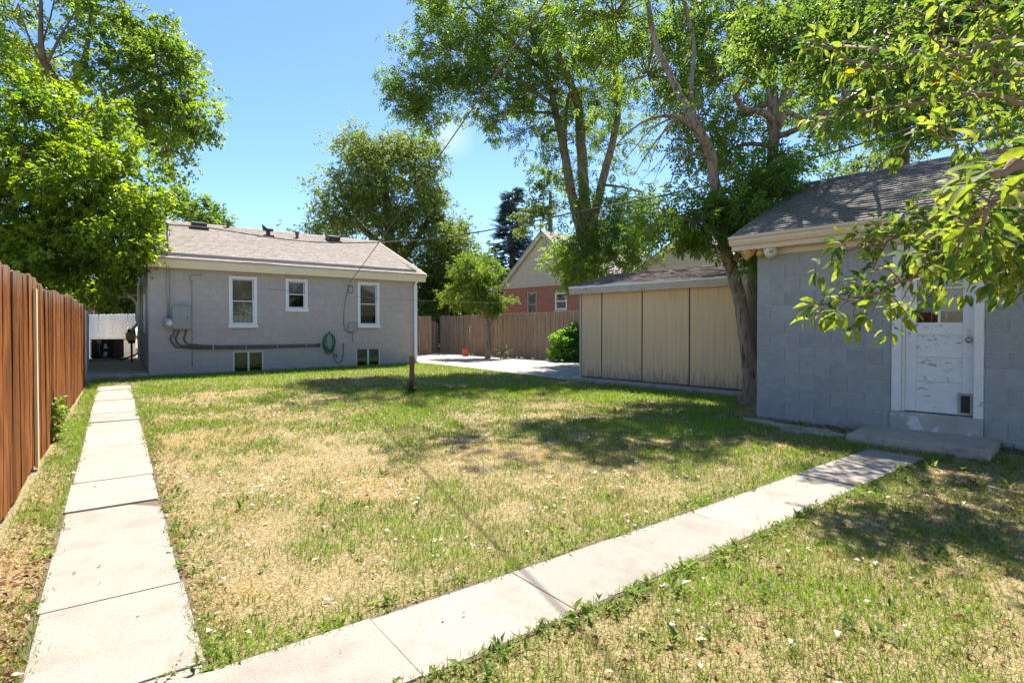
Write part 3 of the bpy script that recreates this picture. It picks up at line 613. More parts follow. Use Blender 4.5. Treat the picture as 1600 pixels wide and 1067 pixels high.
# ------------------------------------------------------------------ the garage
def garage():
    root = thing('garage', 'blue grey concrete block garage with dark shingle roof and white side door', 'garage', GF.o, math.degrees(GF.a))
    gx = lambda px, py, y=0: GF.hit(px, py, y)
    x0d = gx(1394, 560)[0]; x1d = gx(1538, 560)[0]; z_s = gx(1394.5, 641)[1]; zt = z_s + 2.12
    ztop = gx(1250, 372)[1]
    op = (x0d, x1d, z_s - .26, zt)
    mb = MB(); wall_face(mb, 0, G_W, -.4, ztop+.06, 0, [op], .16)
    mb.poly([(0,0,-.4),(0,G_D,-.4),(0,G_D,ztop+.06),(0,0,ztop+.06)]); mb.poly([(G_W,0,-.4),(G_W,G_D,-.4),(G_W,G_D,ztop+.06),(G_W,0,ztop+.06)]); mb.poly([(0,G_D,-.4),(G_W,G_D,-.4),(G_W,G_D,ztop+.06),(0,G_D,ztop+.06)])
    wl = mb.build('wall', M['gjoint'], root)
    zr = gx(1183, 624.5)[1] - .2032*3
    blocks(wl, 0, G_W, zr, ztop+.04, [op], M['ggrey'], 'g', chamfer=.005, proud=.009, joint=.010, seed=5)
    # roof
    ov = .30; rx0 = -.28; rx1 = G_W+.3; ez = gx(1250, 358, -ov)[1]; yr = G_D/2
    q = GF.world(rx0, yr); 
    rz = ez + 1.32
    e0 = Vector((rx0,-ov,ez)); e1 = Vector((rx1,-ov,ez)); r0 = Vector((rx0,yr,rz)); b0 = Vector((rx0,G_D+ov,ez)); t = Vector((0,0,-.04))
    mb = MB(); mb.prism([e0,r0,b0,b0+t,r0+t*1.2,e0+t], (rx1-rx0,0,0)); rf = mb.build('roof', M['shingle_g'], root)
    s_ = r0-e0; shingles(rf, e0, e1, s_, 24, s_.length, M['shingle_g'], tab=.24, seed=9, th=.010)
    mb = MB()
    for i in range(int((rx1-rx0)/.24)): a = Vector((rx0+i*.24, yr, rz+.018)); mb.prism([a+Vector((0,-.13,-.07)),a+Vector((0,0,.014)),a+Vector((0,.13,-.07)),a+Vector((0,.13,-.085)),a+Vector((0,-.13,-.085))],(.235,0,0))
    mb.build('ridge_cap', M['shingle_g'], rf)
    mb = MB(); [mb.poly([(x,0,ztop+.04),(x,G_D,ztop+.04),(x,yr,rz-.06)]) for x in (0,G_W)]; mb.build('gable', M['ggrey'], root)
    mb = MB(); mb.bar((rx0-.012,-ov,ez-.07),(rx0-.012,yr,rz-.07),.024,.13); mb.bar((rx0-.012,G_D+ov,ez-.07),(rx0-.012,yr,rz-.07),.024,.13); mb.build('rake_board', M['tan'], root)
    # gutter with an ogee face, fascia and soffit
    z1 = ez - .012
    prof = [(-ov-.001, z1), (-ov-.001, z1-.13), (-ov-.055, z1-.13), (-ov-.085, z1-.085), (-ov-.085, z1-.055), (-ov-.118, z1-.03), (-ov-.118, z1), (-ov-.110, z1), (-ov-.110, z1-.026), (-ov-.079, z1-.05), (-ov-.079, z1-.083), (-ov-.05, z1-.122), (-ov-.008, z1-.122), (-ov-.008, z1)]
    mb = MB(); mb.prism([(rx0+.01, y, z) for y, z in prof], (rx1-rx0-.02,0,0)); mb.build('gutter', M['tan'], root)
    mb = MB(); mb.box(rx0+.012, rx1-.01, -ov+.002, -ov+.022, z1-.2, z1-.03); mb.build('fascia', M['tan'], root, bevel=.003)
    mb = MB(); mb.box(rx0+.02, rx1-.02, -ov+.024, -.012, z1-.19, z1-.17); mb.build('soffit', M['tan'], root)
    mb = MB(); mb.box(0, G_W, -.032, -.013, z1-.27, z1-.192); mb.build('frieze_board', M['tan'], root, bevel=.003)
    # door frame
    cw_ = .10; fr = MB(); fr.box(x0d, x0d+cw_, -.03, .10, z_s-.0, zt); fr.box(x1d-cw_*.9, x1d, -.03, .10, z_s-.05, zt); fr.box(x0d+cw_, x1d-cw_*.9, -.028, .10, zt-.11, zt); fr.box(x0d+cw_, x0d+cw_+.03, .02, .10, z_s, zt-.11); fr.build('door_frame', M['peel2'], root, bevel=.005)
    mb = MB(); mb.box(x0d-.005, x1d+.005, -.06, .16, z_s-.265, z_s-.003); mb.build('door_sill', M['sill'], root, bevel=.012, seg=2)
    # door with five panels, panes, knob and pet flap
    a = x0d+cw_+.03; b = x1d-cw_*.9; z0 = z_s+.01; z1d = zt-.115; yd = .055; th = .04; W_ = b-a
    drs = bpy.data.objects.new('door', None); col.objects.link(drs); drs.parent = root
    st = .13*W_/.75; st = max(.085, min(.115, st)); 
    zg = gx(1475, 505, yd)[1]; zrails = [z0+.16, gx(1475, 594.5, yd)[1], gx(1475, 556, yd)[1], gx(1475, 520, yd)[1]]
    fm = MB(); fm.box(a, a+st, yd, yd+th, z0, z1d); fm.box(b-st, b, yd, yd+th, z0, z1d)
    ia, ib = a+st, b-st
    rl = [(z0, z0+.10), (zrails[1]-.02, zrails[1]+.045), (zrails[2]-.02, zrails[2]+.045), (zrails[3]-.02, zg+.01), (z1d-.10, z1d)]
    for c, d in rl: fm.box(ia, ib, yd+.001, yd+th-.001, c, d)
    fm.build('door_stiles', M['peel2'], drs, bevel=.005)
    for (c0, c1), (d0, d1) in zip(rl[:3], rl[1:4]):
        mb = MB(); mb.box(ia-.005, ib+.005, yd+.016, yd+.03, c1-.005, d0+.005); mb.build('door_panel', M['peel'], drs)
    gz0, gz1 = rl[3][1], rl[4][0]; mid = (ia+ib)/2; mzz = gx(1475, 450, yd)[1]
    mb = MB(); mb.box(mid-.014, mid+.014, yd+.004, yd+.034, gz0, gz1); mb.box(ia, mid-.014, yd+.005, yd+.033, mzz-.014, mzz+.014); mb.box(mid+.014, ib, yd+.005, yd+.033, mzz-.014, mzz+.014); mb.build('muntin', M['peel2'], drs, bevel=.003)
    for i, (p, q) in enumerate(((ia, mid-.014), (mid+.014, ib))):
        for j, (c, d) in enumerate(((gz0, mzz-.014), (mzz+.014, gz1))):
            mb = MB(); mb.box(p, q, yd+.016, yd+.02, c, d); mb.build('pane', M['glass'], drs)
            if not (i == 0 and j == 0):
                mb = MB(); mb.box(p, q, yd+.026, yd+.03, c, d); mb.build('pane_cover', M['cloth'], drs)
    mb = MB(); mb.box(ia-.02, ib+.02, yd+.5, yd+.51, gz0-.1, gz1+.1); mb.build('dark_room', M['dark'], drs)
    kx, kz = gx(1524, 531, yd); kx = b - st*.45
    mb = MB(); mb.lathe([(.014,0),(.014,.03),(.03,.04),(.033,.06),(.022,.075)], (kx, yd, kz), (0,-1,0), 14); kn = mb.build('door_knob', M['knob'], drs, smooth=True)
    mb = MB(); mb.box(kx-.024, kx+.024, yd-.004, yd-.0005, kz-.05, kz+.13); mb.box(kx-.008, kx+.008, yd-.012, yd-.0045, kz+.085, kz+.12); mb.build('lock_plate', M['knob'], kn)
    fx0, fz1 = gx(1498, 622, yd); fx1, _ = gx(1522, 640, yd); fz0 = z0 + .015; fz1 = fz0 + .25
    mb = MB(); e = .028; mb.box(fx0, fx0+e, yd-.012, yd-.001, fz0, fz1); mb.box(fx1-e, fx1, yd-.012, yd-.001, fz0, fz1); mb.box(fx0+e, fx1-e, yd-.0115, yd-.001, fz1-e, fz1); mb.box(fx0+e, fx1-e, yd-.0115, yd-.001, fz0, fz0+e*.6); pf = mb.build('pet_door', M['metal_grey'], drs, bevel=.002)
    mb = MB(); mb.box(fx0+e, fx1-e, yd-.006, yd-.002, fz0+e*.6, fz1-e); mb.build('flap', M['black'], pf)
    # concrete footing lip
    return root, x0d, x1d, z_s, ztop
garage_o, GX0, GX1, GZS, G_ZT = garage()

# step in front of the garage door
sA = G(1318, 690); sx0, sy0 = GF.loc(GF.world(GF.hit(1330, 690)[0], 0)); 
def step():
    fl = GF.loc(G(1320, 692)); frr = GF.loc(G(1512, 717)); 
    x0, x1 = GX0 - .26, GX1 + .16; y0 = min(-.62, fl[1]); y0 = max(y0, -.95)
    t = MB(); t.box(x0, x1, y0, -.012, -.10, .105); o = t.build('concrete_step', M['step'], bevel=.022, seg=3)
    o.location = GF.o; o.location.z = gz(GF.world(x0, y0).y) ; o.rotation_euler = (0, 0, GF.a); tag(o, 'low grey concrete step slab below the white garage door', 'step'); EXCL.append([GF.world(x0,y0), GF.world(x1,y0), GF.world(x1,0), GF.world(x0,0)])
step()
# flagstones along the garage wall
rnd = random.Random(4)
where = ['nearest the tree trunk', 'second from the tree trunk', 'in the middle of the row', 'second from the concrete step', 'nearest the concrete step']
for k, (px, py, s) in enumerate(((1188,660,.25),(1222,667,.24),(1248,676,.26),(1272,674,.22),(1296,681,.21))):
    c = G(px, py); mb = MB(); n = 7; pts = []
    for i in range(n): a = 2*math.pi*i/n + rnd.uniform(-.3,.3); r = s*rnd.uniform(.75,1.1); pts.append((r*math.cos(a), r*.68*math.sin(a), -.02))
    mb.prism(pts, (0,0,.055)); o = mb.build('flagstone', M['stone'], bevel=.008); o.location = c; o.rotation_euler = (rnd.uniform(-.04,.04), rnd.uniform(-.04,.04), GF.a+rnd.uniform(-.2,.2))
    tag(o, 'flat buff flagstone along garage wall, ' + where[k], 'flagstone', 'flagstones along the garage wall')
# flood lamp under the eave corner
lx, lz = GF.hit(1192, 392); lp_ = GF.world(lx, -.05, lz); t = thing('flood_lamp', 'aged twin outdoor flood lamp under the garage eave corner', 'lamp', (lp_.x, lp_.y, GF.o.z+lz), math.degrees(GF.a)); t.scale = (1.5,1.5,1.5)
mb = MB(); mb.lathe([(.055,.0),(.055,.05),(.03,.055)], (0,.03,.055), (0,-1,0), 12); mb.lathe([(.05,0),(.05,.05)], (0,-.01,.02), (0,0,1), 12); mb.build('base', M['yellow'], t, smooth=False)
for s, ml in ((-1, 'yellow'), (1, 'lampw')):
    mb = MB(); dr_ = Vector((s*.75, -.55, -.45)).normalized(); mb.lathe([(.02,0),(.024,.06),(.03,.07),(.045,.10),(.062,.16),(.06,.175),(.02,.17)], (s*.01,-.02,.03), dr_, 14); mb.build('lamp_head', M[ml], t, smooth=True)
mb = MB(); mb.lathe([(.03,0),(.035,.05),(.028,.08)], (0,-.03,.01), (0,-.4,-1), 12); mb.build('motion_sensor', M['yellow'], t, smooth=True)

# ------------------------------------------------------------------ the tan shed
def shed():
    root = thing('shed', 'tan panelled shed with dark seams and brown shingle roof', 'shed', SF.o, -45)
    sx = lambda px, py, y=0: SF.hit(px, py, y)
    zt = sx(1000, 454)[1]; zb = .0; fall = gz(SF.world(S_W,0).y) - gz(SF.o.y)
    mb = MB(); mb.prism([(0,.02,-.1+fall),(S_W,.02,-.1+fall),(S_W,.02,zt),(0,.02,zt)], (0,S_D,0)); mb.build('wall', M['batten'], root)
    xs = [0.02, sx(940.5,520)[0], sx(1003.5,520)[0], sx(1077.5,520)[0], S_W]
    for a, b in zip(xs[:-1], xs[1:]):
        mb = MB(); n = max(3, int((b-a)/.1)); 
        zb0 = .115 + fall*( (a+b)/2/S_W)
        for i in range(n):
            p = a+.016+(b-a-.032)*i/n; q = a+.016+(b-a-.032)*(i+1)/n
            mb.box(p+.0006, q-.0006, -.008, .015, zb0, zt)
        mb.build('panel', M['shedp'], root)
    for x in xs[1:-1]:
        mb = MB(); mb.box(x-.012, x+.012, -.004, .016, .12+fall*x/S_W, zt-.002); mb.build('seam', M['batten'], root)
    for x in (-.01, S_W):
        mb = MB(); mb.box(x-.03, x+.03, -.02, .06, .1+fall*x/S_W, zt-.003); mb.build('corner_trim', M['sheddirt'], root, bevel=.004)
    mb = MB(); mb.box(-.05, S_W+.05, -.03, .03, .04+fall*.5-.06, .105+fall*.5) ; mb.build('bottom_plate', M['batten'], root)
    ov = .22; ez = sx(1000, 441, -ov)[1]; yr = S_D/2; rz = ez + .46; rx0 = -.22; rx1 = S_W+.12
    e0 = Vector((rx0,-ov,ez)); e1 = Vector((rx1,-ov,ez)); r0 = Vector((rx0,yr,rz)); b0 = Vector((rx0,S_D+ov,ez)); t = Vector((0,0,-.03))
    mb = MB(); mb.prism([e0,r0,b0,b0+t,r0+t,e0+t], (rx1-rx0,0,0)); rf = mb.build('roof', M['shingle_s'], root)
    s_ = r0-e0; shingles(rf, e0, e1, s_, 14, s_.length, M['shingle_s'], tab=.26, seed=12, th=.008)
    mb = MB(); mb.box(rx0, rx1, -ov-.004, -ov+.014, ez-.045, ez+.008); mb.build('drip_edge', M['white'], root)
    mb = MB(); mb.box(rx0+.01, rx1-.01, -ov+.016, -ov+.04, ez-.19, ez-.032); mb.build('fascia', M['sheddirt'], root, bevel=.004)
    mb = MB(); mb.box(rx0+.02, rx1-.02, -ov+.042, -.012, ez-.17, ez-.155); mb.build('soffit', M['sheddirt'], root)
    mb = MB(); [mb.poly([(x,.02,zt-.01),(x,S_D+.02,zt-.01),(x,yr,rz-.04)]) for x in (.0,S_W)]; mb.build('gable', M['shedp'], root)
    mb = MB(); mb.bar((rx0-.01,-ov+.02,ez-.08),(rx0-.01,yr,rz-.08),.02,.1); mb.bar((rx1+.01,-ov+.02,ez-.08),(rx1+.01,yr,rz-.08),.02,.1); mb.build('rake_board', M['sheddirt'], root)
shed()

# ------------------------------------------------------------------ fences
def picket_mesh(w_, h_, th, kind, m, seed=0):
    mb = MB(); c = w_*(.24 if kind == 'dog' else .10)
    r = random.Random(seed); k = r.uniform(-.006,.006)
    mb.prism([(-w_/2,0,0),(w_/2,0,0),(w_/2+k,0,h_-c),(w_/2-c+k,0,h_),(-w_/2+c+k,0,h_),(-w_/2+k,0,h_-c)], (0,th,0)); me = mb.mesh('picket'); me.materials.append(m); return me
def fence(name, label, a, b, h_, pw, gap, m, kind='dog', face=1, seed=1, rails=True, jit=.012, pf=None, rail_front=False):
    """pickets from ground point a to b; face=+1: pickets stand on the right of the line"""
    rnd = random.Random(seed); a = Vector(a); b = Vector(b); d = b-a; d.z = 0; L = d.length; d.normalize(); ang = math.atan2(d.y, d.x)
    root = thing(name, label, 'fence', (a.x, a.y, gz(a.y)), math.degrees(ang)); z0 = gz(a.y)
    ms = [picket_mesh(pw*s, h_, .017, kind, m, i) for i, s in enumerate((1,.96,1.02,.92))]
    n = int(L/(pw+gap))
    for i in range(n):
        x = (i+.5)*(pw+gap); p = a+d*x; o = link('picket', ms[rnd.randrange(4)], None, root)
        o.location = (x, -face*.0 + rnd.uniform(-.004,.004), gz(p.y)-z0+.02+rnd.uniform(-jit,jit) + (pf(x) if pf else 0)); o.rotation_euler = (rnd.uniform(-.008,.008), rnd.uniform(-.006,.006), rnd.uniform(-.03,.03)+ (0 if face>0 else math.pi))
    sgn = 1 if face > 0 else -1
    k = max(1, round(L/2.4))
    for i in range(k+1):
        x = min(L*i/k, L-.05); p = a+d*x; mb = MB(); y0 = .06*sgn; mb.box(x-.045, x+.045, min(y0, y0+.09*sgn), max(y0, y0+.09*sgn), gz(p.y)-z0-.1, gz(p.y)-z0+h_-.06); mb.build('post', m, root, bevel=.004)
    if rails:
        for hh in (.32, h_*.52, h_-.28):
            mb = MB(); yy = (.04 if not rail_front else -.022)*sgn; mb.bar((0.03,yy,hh+.0),(L-.03,yy,gz(b.y)-z0+hh),.034,.085); mb.build('rail', m, root)
    return root, d, ang
fa = G(0, 822); fb = G(133, 601); fd = (fb-fa).normalized()
f0 = fa - fd*5.2
lf, _, _ = fence('board_fence', 'orange brown stained board fence beside the left path', f0, fb, 1.84, .138, .004, M['stain'], kind='flat', face=1, seed=21, jit=.014, pf=lambda x: .03*math.sin(x*1.15+.6)+.014*math.sin(x*2.9))
bt = G(44, 735); bl = (bt - f0).length; mb = MB(); mb.box(bl-.10, bl+.0, -.03, -.006, .05, 1.80); o = mb.build('pale_batten', M['pale_wood'], lf)
o['label'] = 'pale bleached strip running up the fence'
# weathered continuation, then the white fence across the passage
wa = fb + fd*.15 + Vector((-.02,0,0)); we = Vector((P(140,515,21.6).x, 21.6, .21))
fence('weathered_fence', 'pale weathered board fence between stained fence and white fence', wa, we, 1.74, .138, .012, M['wfence'], face=1, seed=3)
fence('white_fence', 'white painted picket fence closing the passage behind the air conditioner', Vector((P(136,515,22.4).x,22.4,.21)), HF.world(.02, 8.55), 1.80, .20, .012, M['wfence'], face=1, seed=6, rail_front=True)
bfa = G(690, 551.5); bfb0 = G(872, 563.5); bd = (bfb0-bfa).normalized(); bfb = bfa + bd*14
fence('back_fence', 'weathered brown board fence running behind the driveway', bfa - bd*.2, bfb, 1.86, .142, .004, M['gfence'], face=1, seed=9, jit=.02)
fence('side_fence', 'dark short board fence in the shade behind the house corner', G(640,552)+Vector((-4,2.2,0)), bfa + Vector((-.25,.1,0)), 1.6, .142, .012, M['gfence'], face=1, seed=10)
# lone fence panel standing by the house corner
gp = G(664, 554.5); mb = MB()
t = thing('gate_panel', 'narrow weathered gate panel standing by the house corner', 'gate', gp, 24)
for i in range(4): mb = MB(); mb.box(-.32+i*.16, -.168+i*.16, -.012, .012, .03, 1.82+.012*(i%2)); mb.build('board', M['gfence'], t)
for z in (.35, 1.5): mb = MB(); mb.box(-.31, .31, .014, .05, z, z+.09); mb.build('rail', M['gfence'], t)

# ------------------------------------------------------------------ brick house behind the fence
def brick_house():
    root = thing('brick_house', 'red brick house with beige sided gable behind the back fence', 'house', BF.o, -44)
    W_ = 5.3; Dp = 9; zb = BF.hit(786, 448)[1]; sl_ = .88; ap = zb + W_/2*sl_
    rect = lambda x0,y0,x1,y1: (BF.hit(x0,470)[0], BF.hit(x1,470)[0], BF.hit((x0+x1)/2,y1)[1], BF.hit((x0+x1)/2,y0)[1])
    w1 = rect(824,456,839,497); w2 = rect(867.5,457,886,484)
    mb = MB(); wall_face(mb, 0, W_, -.3, zb, 0, [w1, w2], .15)
    mb.poly([(0,0,-.3),(0,Dp,-.3),(0,Dp,zb),(0,0,zb)]); mb.poly([(W_,0,-.3),(W_,Dp,-.3),(W_,Dp,zb),(W_,0,zb)]); mb.poly([(0,Dp,-.3),(W_,Dp,-.3),(W_,Dp,zb),(0,Dp,zb)]); mb.build('brick_wall', M['brick'], root)
    for r, nm in ((w1,'window'),(w2,'window')):
        a,b,c,d = r; wn = bpy.data.objects.new(nm, None); col.objects.link(wn); wn.parent = root; f_ = .075
        mb = MB(); mb.box(a,a+f_,-.02,.1,c,d); mb.box(b-f_,b,-.02,.1,c,d); mb.box(a+f_,b-f_,-.019,.1,d-f_,d); mb.box(a+f_,b-f_,-.019,.1,c,c+f_); mb.box(a+f_,b-f_,.01,.08,(c+d)/2-.03,(c+d)/2+.03); mb.build('frame', M['white'] if r is w2 else M['metal_grey'], wn, bevel=.005)
        mb = MB(); mb.box(a+f_,b-f_,.05,.055,c+f_,d-f_); mb.build('pane', M['glass'], wn)
        mb = MB(); mb.box(a+f_,b-f_,.12,.125,c+f_,d-f_); mb.build('curtain', M['curtain'] if r is w2 else M['blind'], wn)
        mb = MB(); mb.box(a-.05,b+.05,-.05,-.001,c-.08,c-.003); mb.build('sill', M['trimb'], wn)
    gb = MB(); gb.poly([(0,.03,zb),(W_,.03,zb),(W_/2,.03,ap)]); gl = gb.build('gable', M['siding'], root)
    z = zb + .02; k = 0
    while z < ap - .25:
        h_ = .165; x0 = (z-zb)/sl_; x1 = (z+h_-zb)/sl_
        mb = MB(); v = [(x0,-.012,z),(W_-x0,-.012,z),(W_-x1,.012,z+h_),(x1,.012,z+h_),(x0,.02,z),(W_-x0,.02,z)]; mb.v = v; mb.f = [(0,1,2,3),(0,4,5,1)]
        mb.build('siding_board', M['siding'], gl); z += h_; k += 1
    mb = MB(); mb.box(-.05, W_+.05, -.04, -.002, zb-.13, zb+.018); mb.build('frieze_board', M['trimb'], root, bevel=.005)
    for s in (0, 1):
        a = Vector((-.35 if s == 0 else W_+.35, -.12, zb-.35*sl_)); b = Vector((W_/2, -.12, ap)); mb = MB(); mb.bar(a, b, .04, .17); mb.build('rake_board', M['trimb'], root)
    mb = MB(); a = Vector((-.4,-.16,zb-.4*sl_+.1)); b = Vector((W_/2,-.16,ap+.1)); c = Vector((W_+.4,-.16,zb-.4*sl_+.1)); t = Vector((0,0,.06)); mb.prism([a,b,c,c+t,b+t,a+t], (0,Dp+.4,0)); mb.build('roof', M['shingle_h'], root)
brick_house()
def beige_house():
    f = Frame((P(985,520,23.5).x, 23.5, .21), -44.0); root = thing('sided_house', 'beige sided gable end rising behind the tan shed roof', 'house', f.o, -44)
    W_ = 5.2; zb = f.hit(1112, 425)[1]; ap = zb + 1.55; sl_ = (ap-zb)/(W_/2)
    mb = MB(); mb.prism([(0,.04,-.3),(W_,.04,-.3),(W_,.04,zb),(W_/2,.04,ap),(0,.04,zb)], (0,7,0)); mb.build('wall', M['siding'], root)
    z = .1
    while z < ap - .1:
        h_ = .17; x0 = max(0,(z-zb)/sl_); x1 = max(0,(z+h_-zb)/sl_)
        mb = MB(); mb.v = [(x0,-.012,z),(W_-x0,-.012,z),(W_-x1,.012,z+h_),(x1,.012,z+h_),(x0,.03,z),(W_-x0,.03,z)]; mb.f = [(0,1,2,3),(0,4,5,1)]
        mb.build('siding_board', M['siding'], root); z += h_
    for s_ in (0,1):
        mb = MB(); mb.bar((-.3 if s_ == 0 else W_+.3,-.12,zb-.3*sl_),(W_/2,-.12,ap),.04,.16); mb.build('rake_board', M['trimb'], root)
    a = Vector((-.35,-.16,zb-.35*sl_+.1)); b = Vector((W_/2,-.16,ap+.1)); c = Vector((W_+.35,-.16,zb-.35*sl_+.1)); t = Vector((0,0,.05)); mb = MB(); mb.prism([a,b,c,c+t,b+t,a+t],(0,7.4,0)); mb.build('roof', M['shingle_h'], root)
beige_house()

# ------------------------------------------------------------------ vegetation
rng = np.random.default_rng(7)
def norm(v): return v / np.maximum(np.linalg.norm(v, axis=-1, keepdims=True), 1e-9)
def leaf_unit(l, w_, lift=.18, droop=.12):       # folded leaf: base, side, tip, side
    return np.array([(0,0,0),(l*.45,w_/2,w_*lift),(l,0,-l*droop),(l*.45,-w_/2,w_*lift)])
LT = np.array([(0,1,2),(0,2,3)])
def tmpl(leaves):
    V = []; T = []
    for (pos, yaw, pitch, roll, l, w_) in leaves:
        v = leaf_unit(l, w_); Mx = (Matrix.Rotation(yaw,3,'Z') @ Matrix.Rotation(pitch,3,'Y') @ Matrix.Rotation(roll,3,'X'))
        v = np.array([tuple(Mx @ Vector(p)) for p in v]) + np.array(pos); T.append(LT + 4*len(V)); V.append(v)
    return np.concatenate(V), np.concatenate(T)
def ash_template(rnd):
    L = []
    for i, s in enumerate((.35,.62,.88)):
        for sg in (-1,1): L.append(((s*.20,0,-s*s*.03), sg*rnd.uniform(.75,1.05), rnd.uniform(-.1,.4), rnd.uniform(-.3,.3), rnd.uniform(.085,.115), .034))
    L.append(((.20,0,-.03), rnd.uniform(-.2,.2), .35, 0, .115, .036)); return tmpl(L)
def twig_template(rnd, n=6, l=.10, w_=.075, span=.2):
    L = []
    for i in range(n):
        s = (i+.4)/n; L.append(((s*span, rnd.uniform(-.03,.03), rnd.uniform(-.03,.03)), rnd.uniform(-1.5,1.5), rnd.uniform(-.3,.7), rnd.uniform(-.7,.7), l*rnd.uniform(.7,1.2), w_*rnd.uniform(.75,1.2)))
    return tmpl(L)
def spray_template(rnd):
    L = []
    for i in range(8):
        s = (i+.3)/8
        for sg in (-1,1): L.append(((s*.55,0,0), sg*rnd.uniform(.5,.9), rnd.uniform(-.1,.25), rnd.uniform(-.5,.5), .28*(1.1-s*.6), .06))
    return tmpl(L)
def scatter(tmps, pos, a, up, scale, cols):
    """instances of leaf templates as one triangle soup"""
    Vs = []; Ts = []; Cs = []; off = 0
    n = len(pos); which = rng.integers(0, len(tmps), n)
    for k, (tv, tt) in enumerate(tmps):
        I = np.nonzero(which == k)[0]
        if len(I) == 0: continue
        A = norm(a[I]); B = norm(np.cross(up[I], A)); C = np.cross(A, B); Fm = np.stack([A,B,C], 1)
        v = np.einsum('vk,nkj->nvj', tv, Fm) * scale[I][:,None,None] + pos[I][:,None,:]
        nv = len(tv); t = tt[None] + (np.arange(len(I))*nv)[:,None,None] + off
        c = np.repeat(cols[I][:,None,:], nv, 1)
        lf_ = np.repeat(rng.normal(1, .13, (len(I), nv//4, 1)), 4, axis=1); c = c*np.clip(lf_,.6,1.5)
        Vs.append(v.reshape(-1,3)); Ts.append(t.reshape(-1,3)); Cs.append(c.reshape(-1,3)); off += len(I)*nv
    return np.concatenate(Vs), np.concatenate(Ts), np.concatenate(Cs)
tr = random.Random(5)
T_ASH = [ash_template(tr) for _ in range(5)]; T_MAP = [twig_template(tr) for _ in range(5)]; T_ROUND = [twig_template(tr, 7, .085, .06, .18) for _ in range(4)]; T_SPR = [spray_template(tr) for _ in range(3)]
T_NARROW = [twig_template(tr, 8, .12, .036, .26) for _ in range(4)]
def tree(name, label, base, limbs, blobs, tmps, c_lo, c_hi, leaf_m, bark, scale=1.0, per=26, clump=.42, droop=.35, group=None, cat='tree', seed=1, twig_r=.012, loose=.08, thin=.6, tight=.62):
    """limbs: lists of (Vector, radius); blobs: (centre, (rx,ry,rz), clumps)"""
    r = np.random.default_rng(seed); base = Vector(base); root = thing(name, label, cat, base, 0, group); B0 = np.array(base)
    mb = MB(); br = MB(); nodes = []
    for li, lm in enumerate(limbs):
        arr = np.array([(*p, rad) for p, rad in lm]); sp = smooth_pts(arr, 6)
        wob = (r.normal(0, 1, (len(sp),3)) * sp[:,3:4] * .05); wob[0] = 0; xyz = sp[:,:3] + wob - B0
        (mb if sp[0,3] > .05 else br).tube([tuple(q) for q in xyz], [max(.004, q) for q in sp[:,3]], 10 if sp[0,3] > .05 else 6)
        nodes += [(q[:3], q[3]) for q in np.concatenate([xyz, sp[:,3:4]], 1)]
    NP = np.array([q for q, _ in nodes]); NR = np.array([q for _, q in nodes])
    pos = []; dr = []
    for (c, rad, k) in blobs:
        c = np.array(c) - B0; rad = np.array(rad); k = max(3, int(k*thin))
        i = np.argmin(np.linalg.norm(NP - c, axis=1) + np.where(NP[:,2] > c[2] + .3, 2.0, 0)); st = NP[i]
        br.tube([tuple(q) for q in smooth_pts([st, (st+c)/2 + np.array([0,0,.1]) + r.normal(0,.06,3)*rad, c], 4)], np.linspace(min(NR[i]*.6, .05)+.006, .018, 9), 6)
        dirs = norm(r.normal(0,1,(k,3))); rr = r.uniform(.15,1.6,k)**.55
        for j in range(k):
            e = c + dirs[j]*rad*rr[j]; mid = c + (e-c)*.5 + np.array([0,0,.12*np.linalg.norm(e-c)]) + r.normal(0,.04,3)
            br.tube([tuple(c + (e-c)*.05), tuple(mid), tuple(e)], [twig_r*1.3, twig_r, twig_r*.45], 4, cap=False)
            m = max(3, int(per*r.uniform(.45,1.5))); cs = clump*tight*r.uniform(.6,1.3)
            q = e + r.normal(0,1,(m,3))*np.array([cs,cs,cs*.62])
            pos.append(q); dr.append(norm((e-c)+1e-6)*.5 + r.normal(0,.65,(m,3)) + np.array([0,0,-droop]))
        m = int(k*per*loose); pos.append(c + norm(r.normal(0,1,(m,3)))*rad*(r.uniform(0,1.08,(m,1))**.5)); dr.append(r.normal(0,.8,(m,3)) + np.array([0,0,-droop]))
    pos = np.concatenate(pos); dr = norm(np.concatenate(dr)); n = len(pos)
    pos[:,2] = np.maximum(pos[:,2], .05)
    up = norm(np.array([0,0,1.0]) + r.normal(0,.45,(n,3))); t_ = np.clip(fbm(pos[:,0]*1.3+pos[:,2], pos[:,1]*1.3-pos[:,2]*.7, seed)*1.2-.1 + r.normal(0,.18,n), 0, 1)[:,None]
    cols = np.array(c_lo)*(1-t_) + np.array(c_hi)*t_
    V, T, C = scatter(tmps, pos, dr, up, scale*r.uniform(.75,1.2,n), cols)
    if mb.v: mb.build('trunk', bark, root, smooth=True)
    if br.v: br.build('branches', bark, root, smooth=True)
    link('crown', tri_mesh('crown', V, T, C), leaf_m, root)
    return root
def L_(*q): return [(P(px, py, D), r) for px, py, D, r in q]
def blob(px, py, D, rx, ry, rd, k): return (P(px, py, D), (rx/F*D, rd, ry/F*D), k)
ASH_LO, ASH_HI = (.065,.13,.024), (.16,.24,.036)

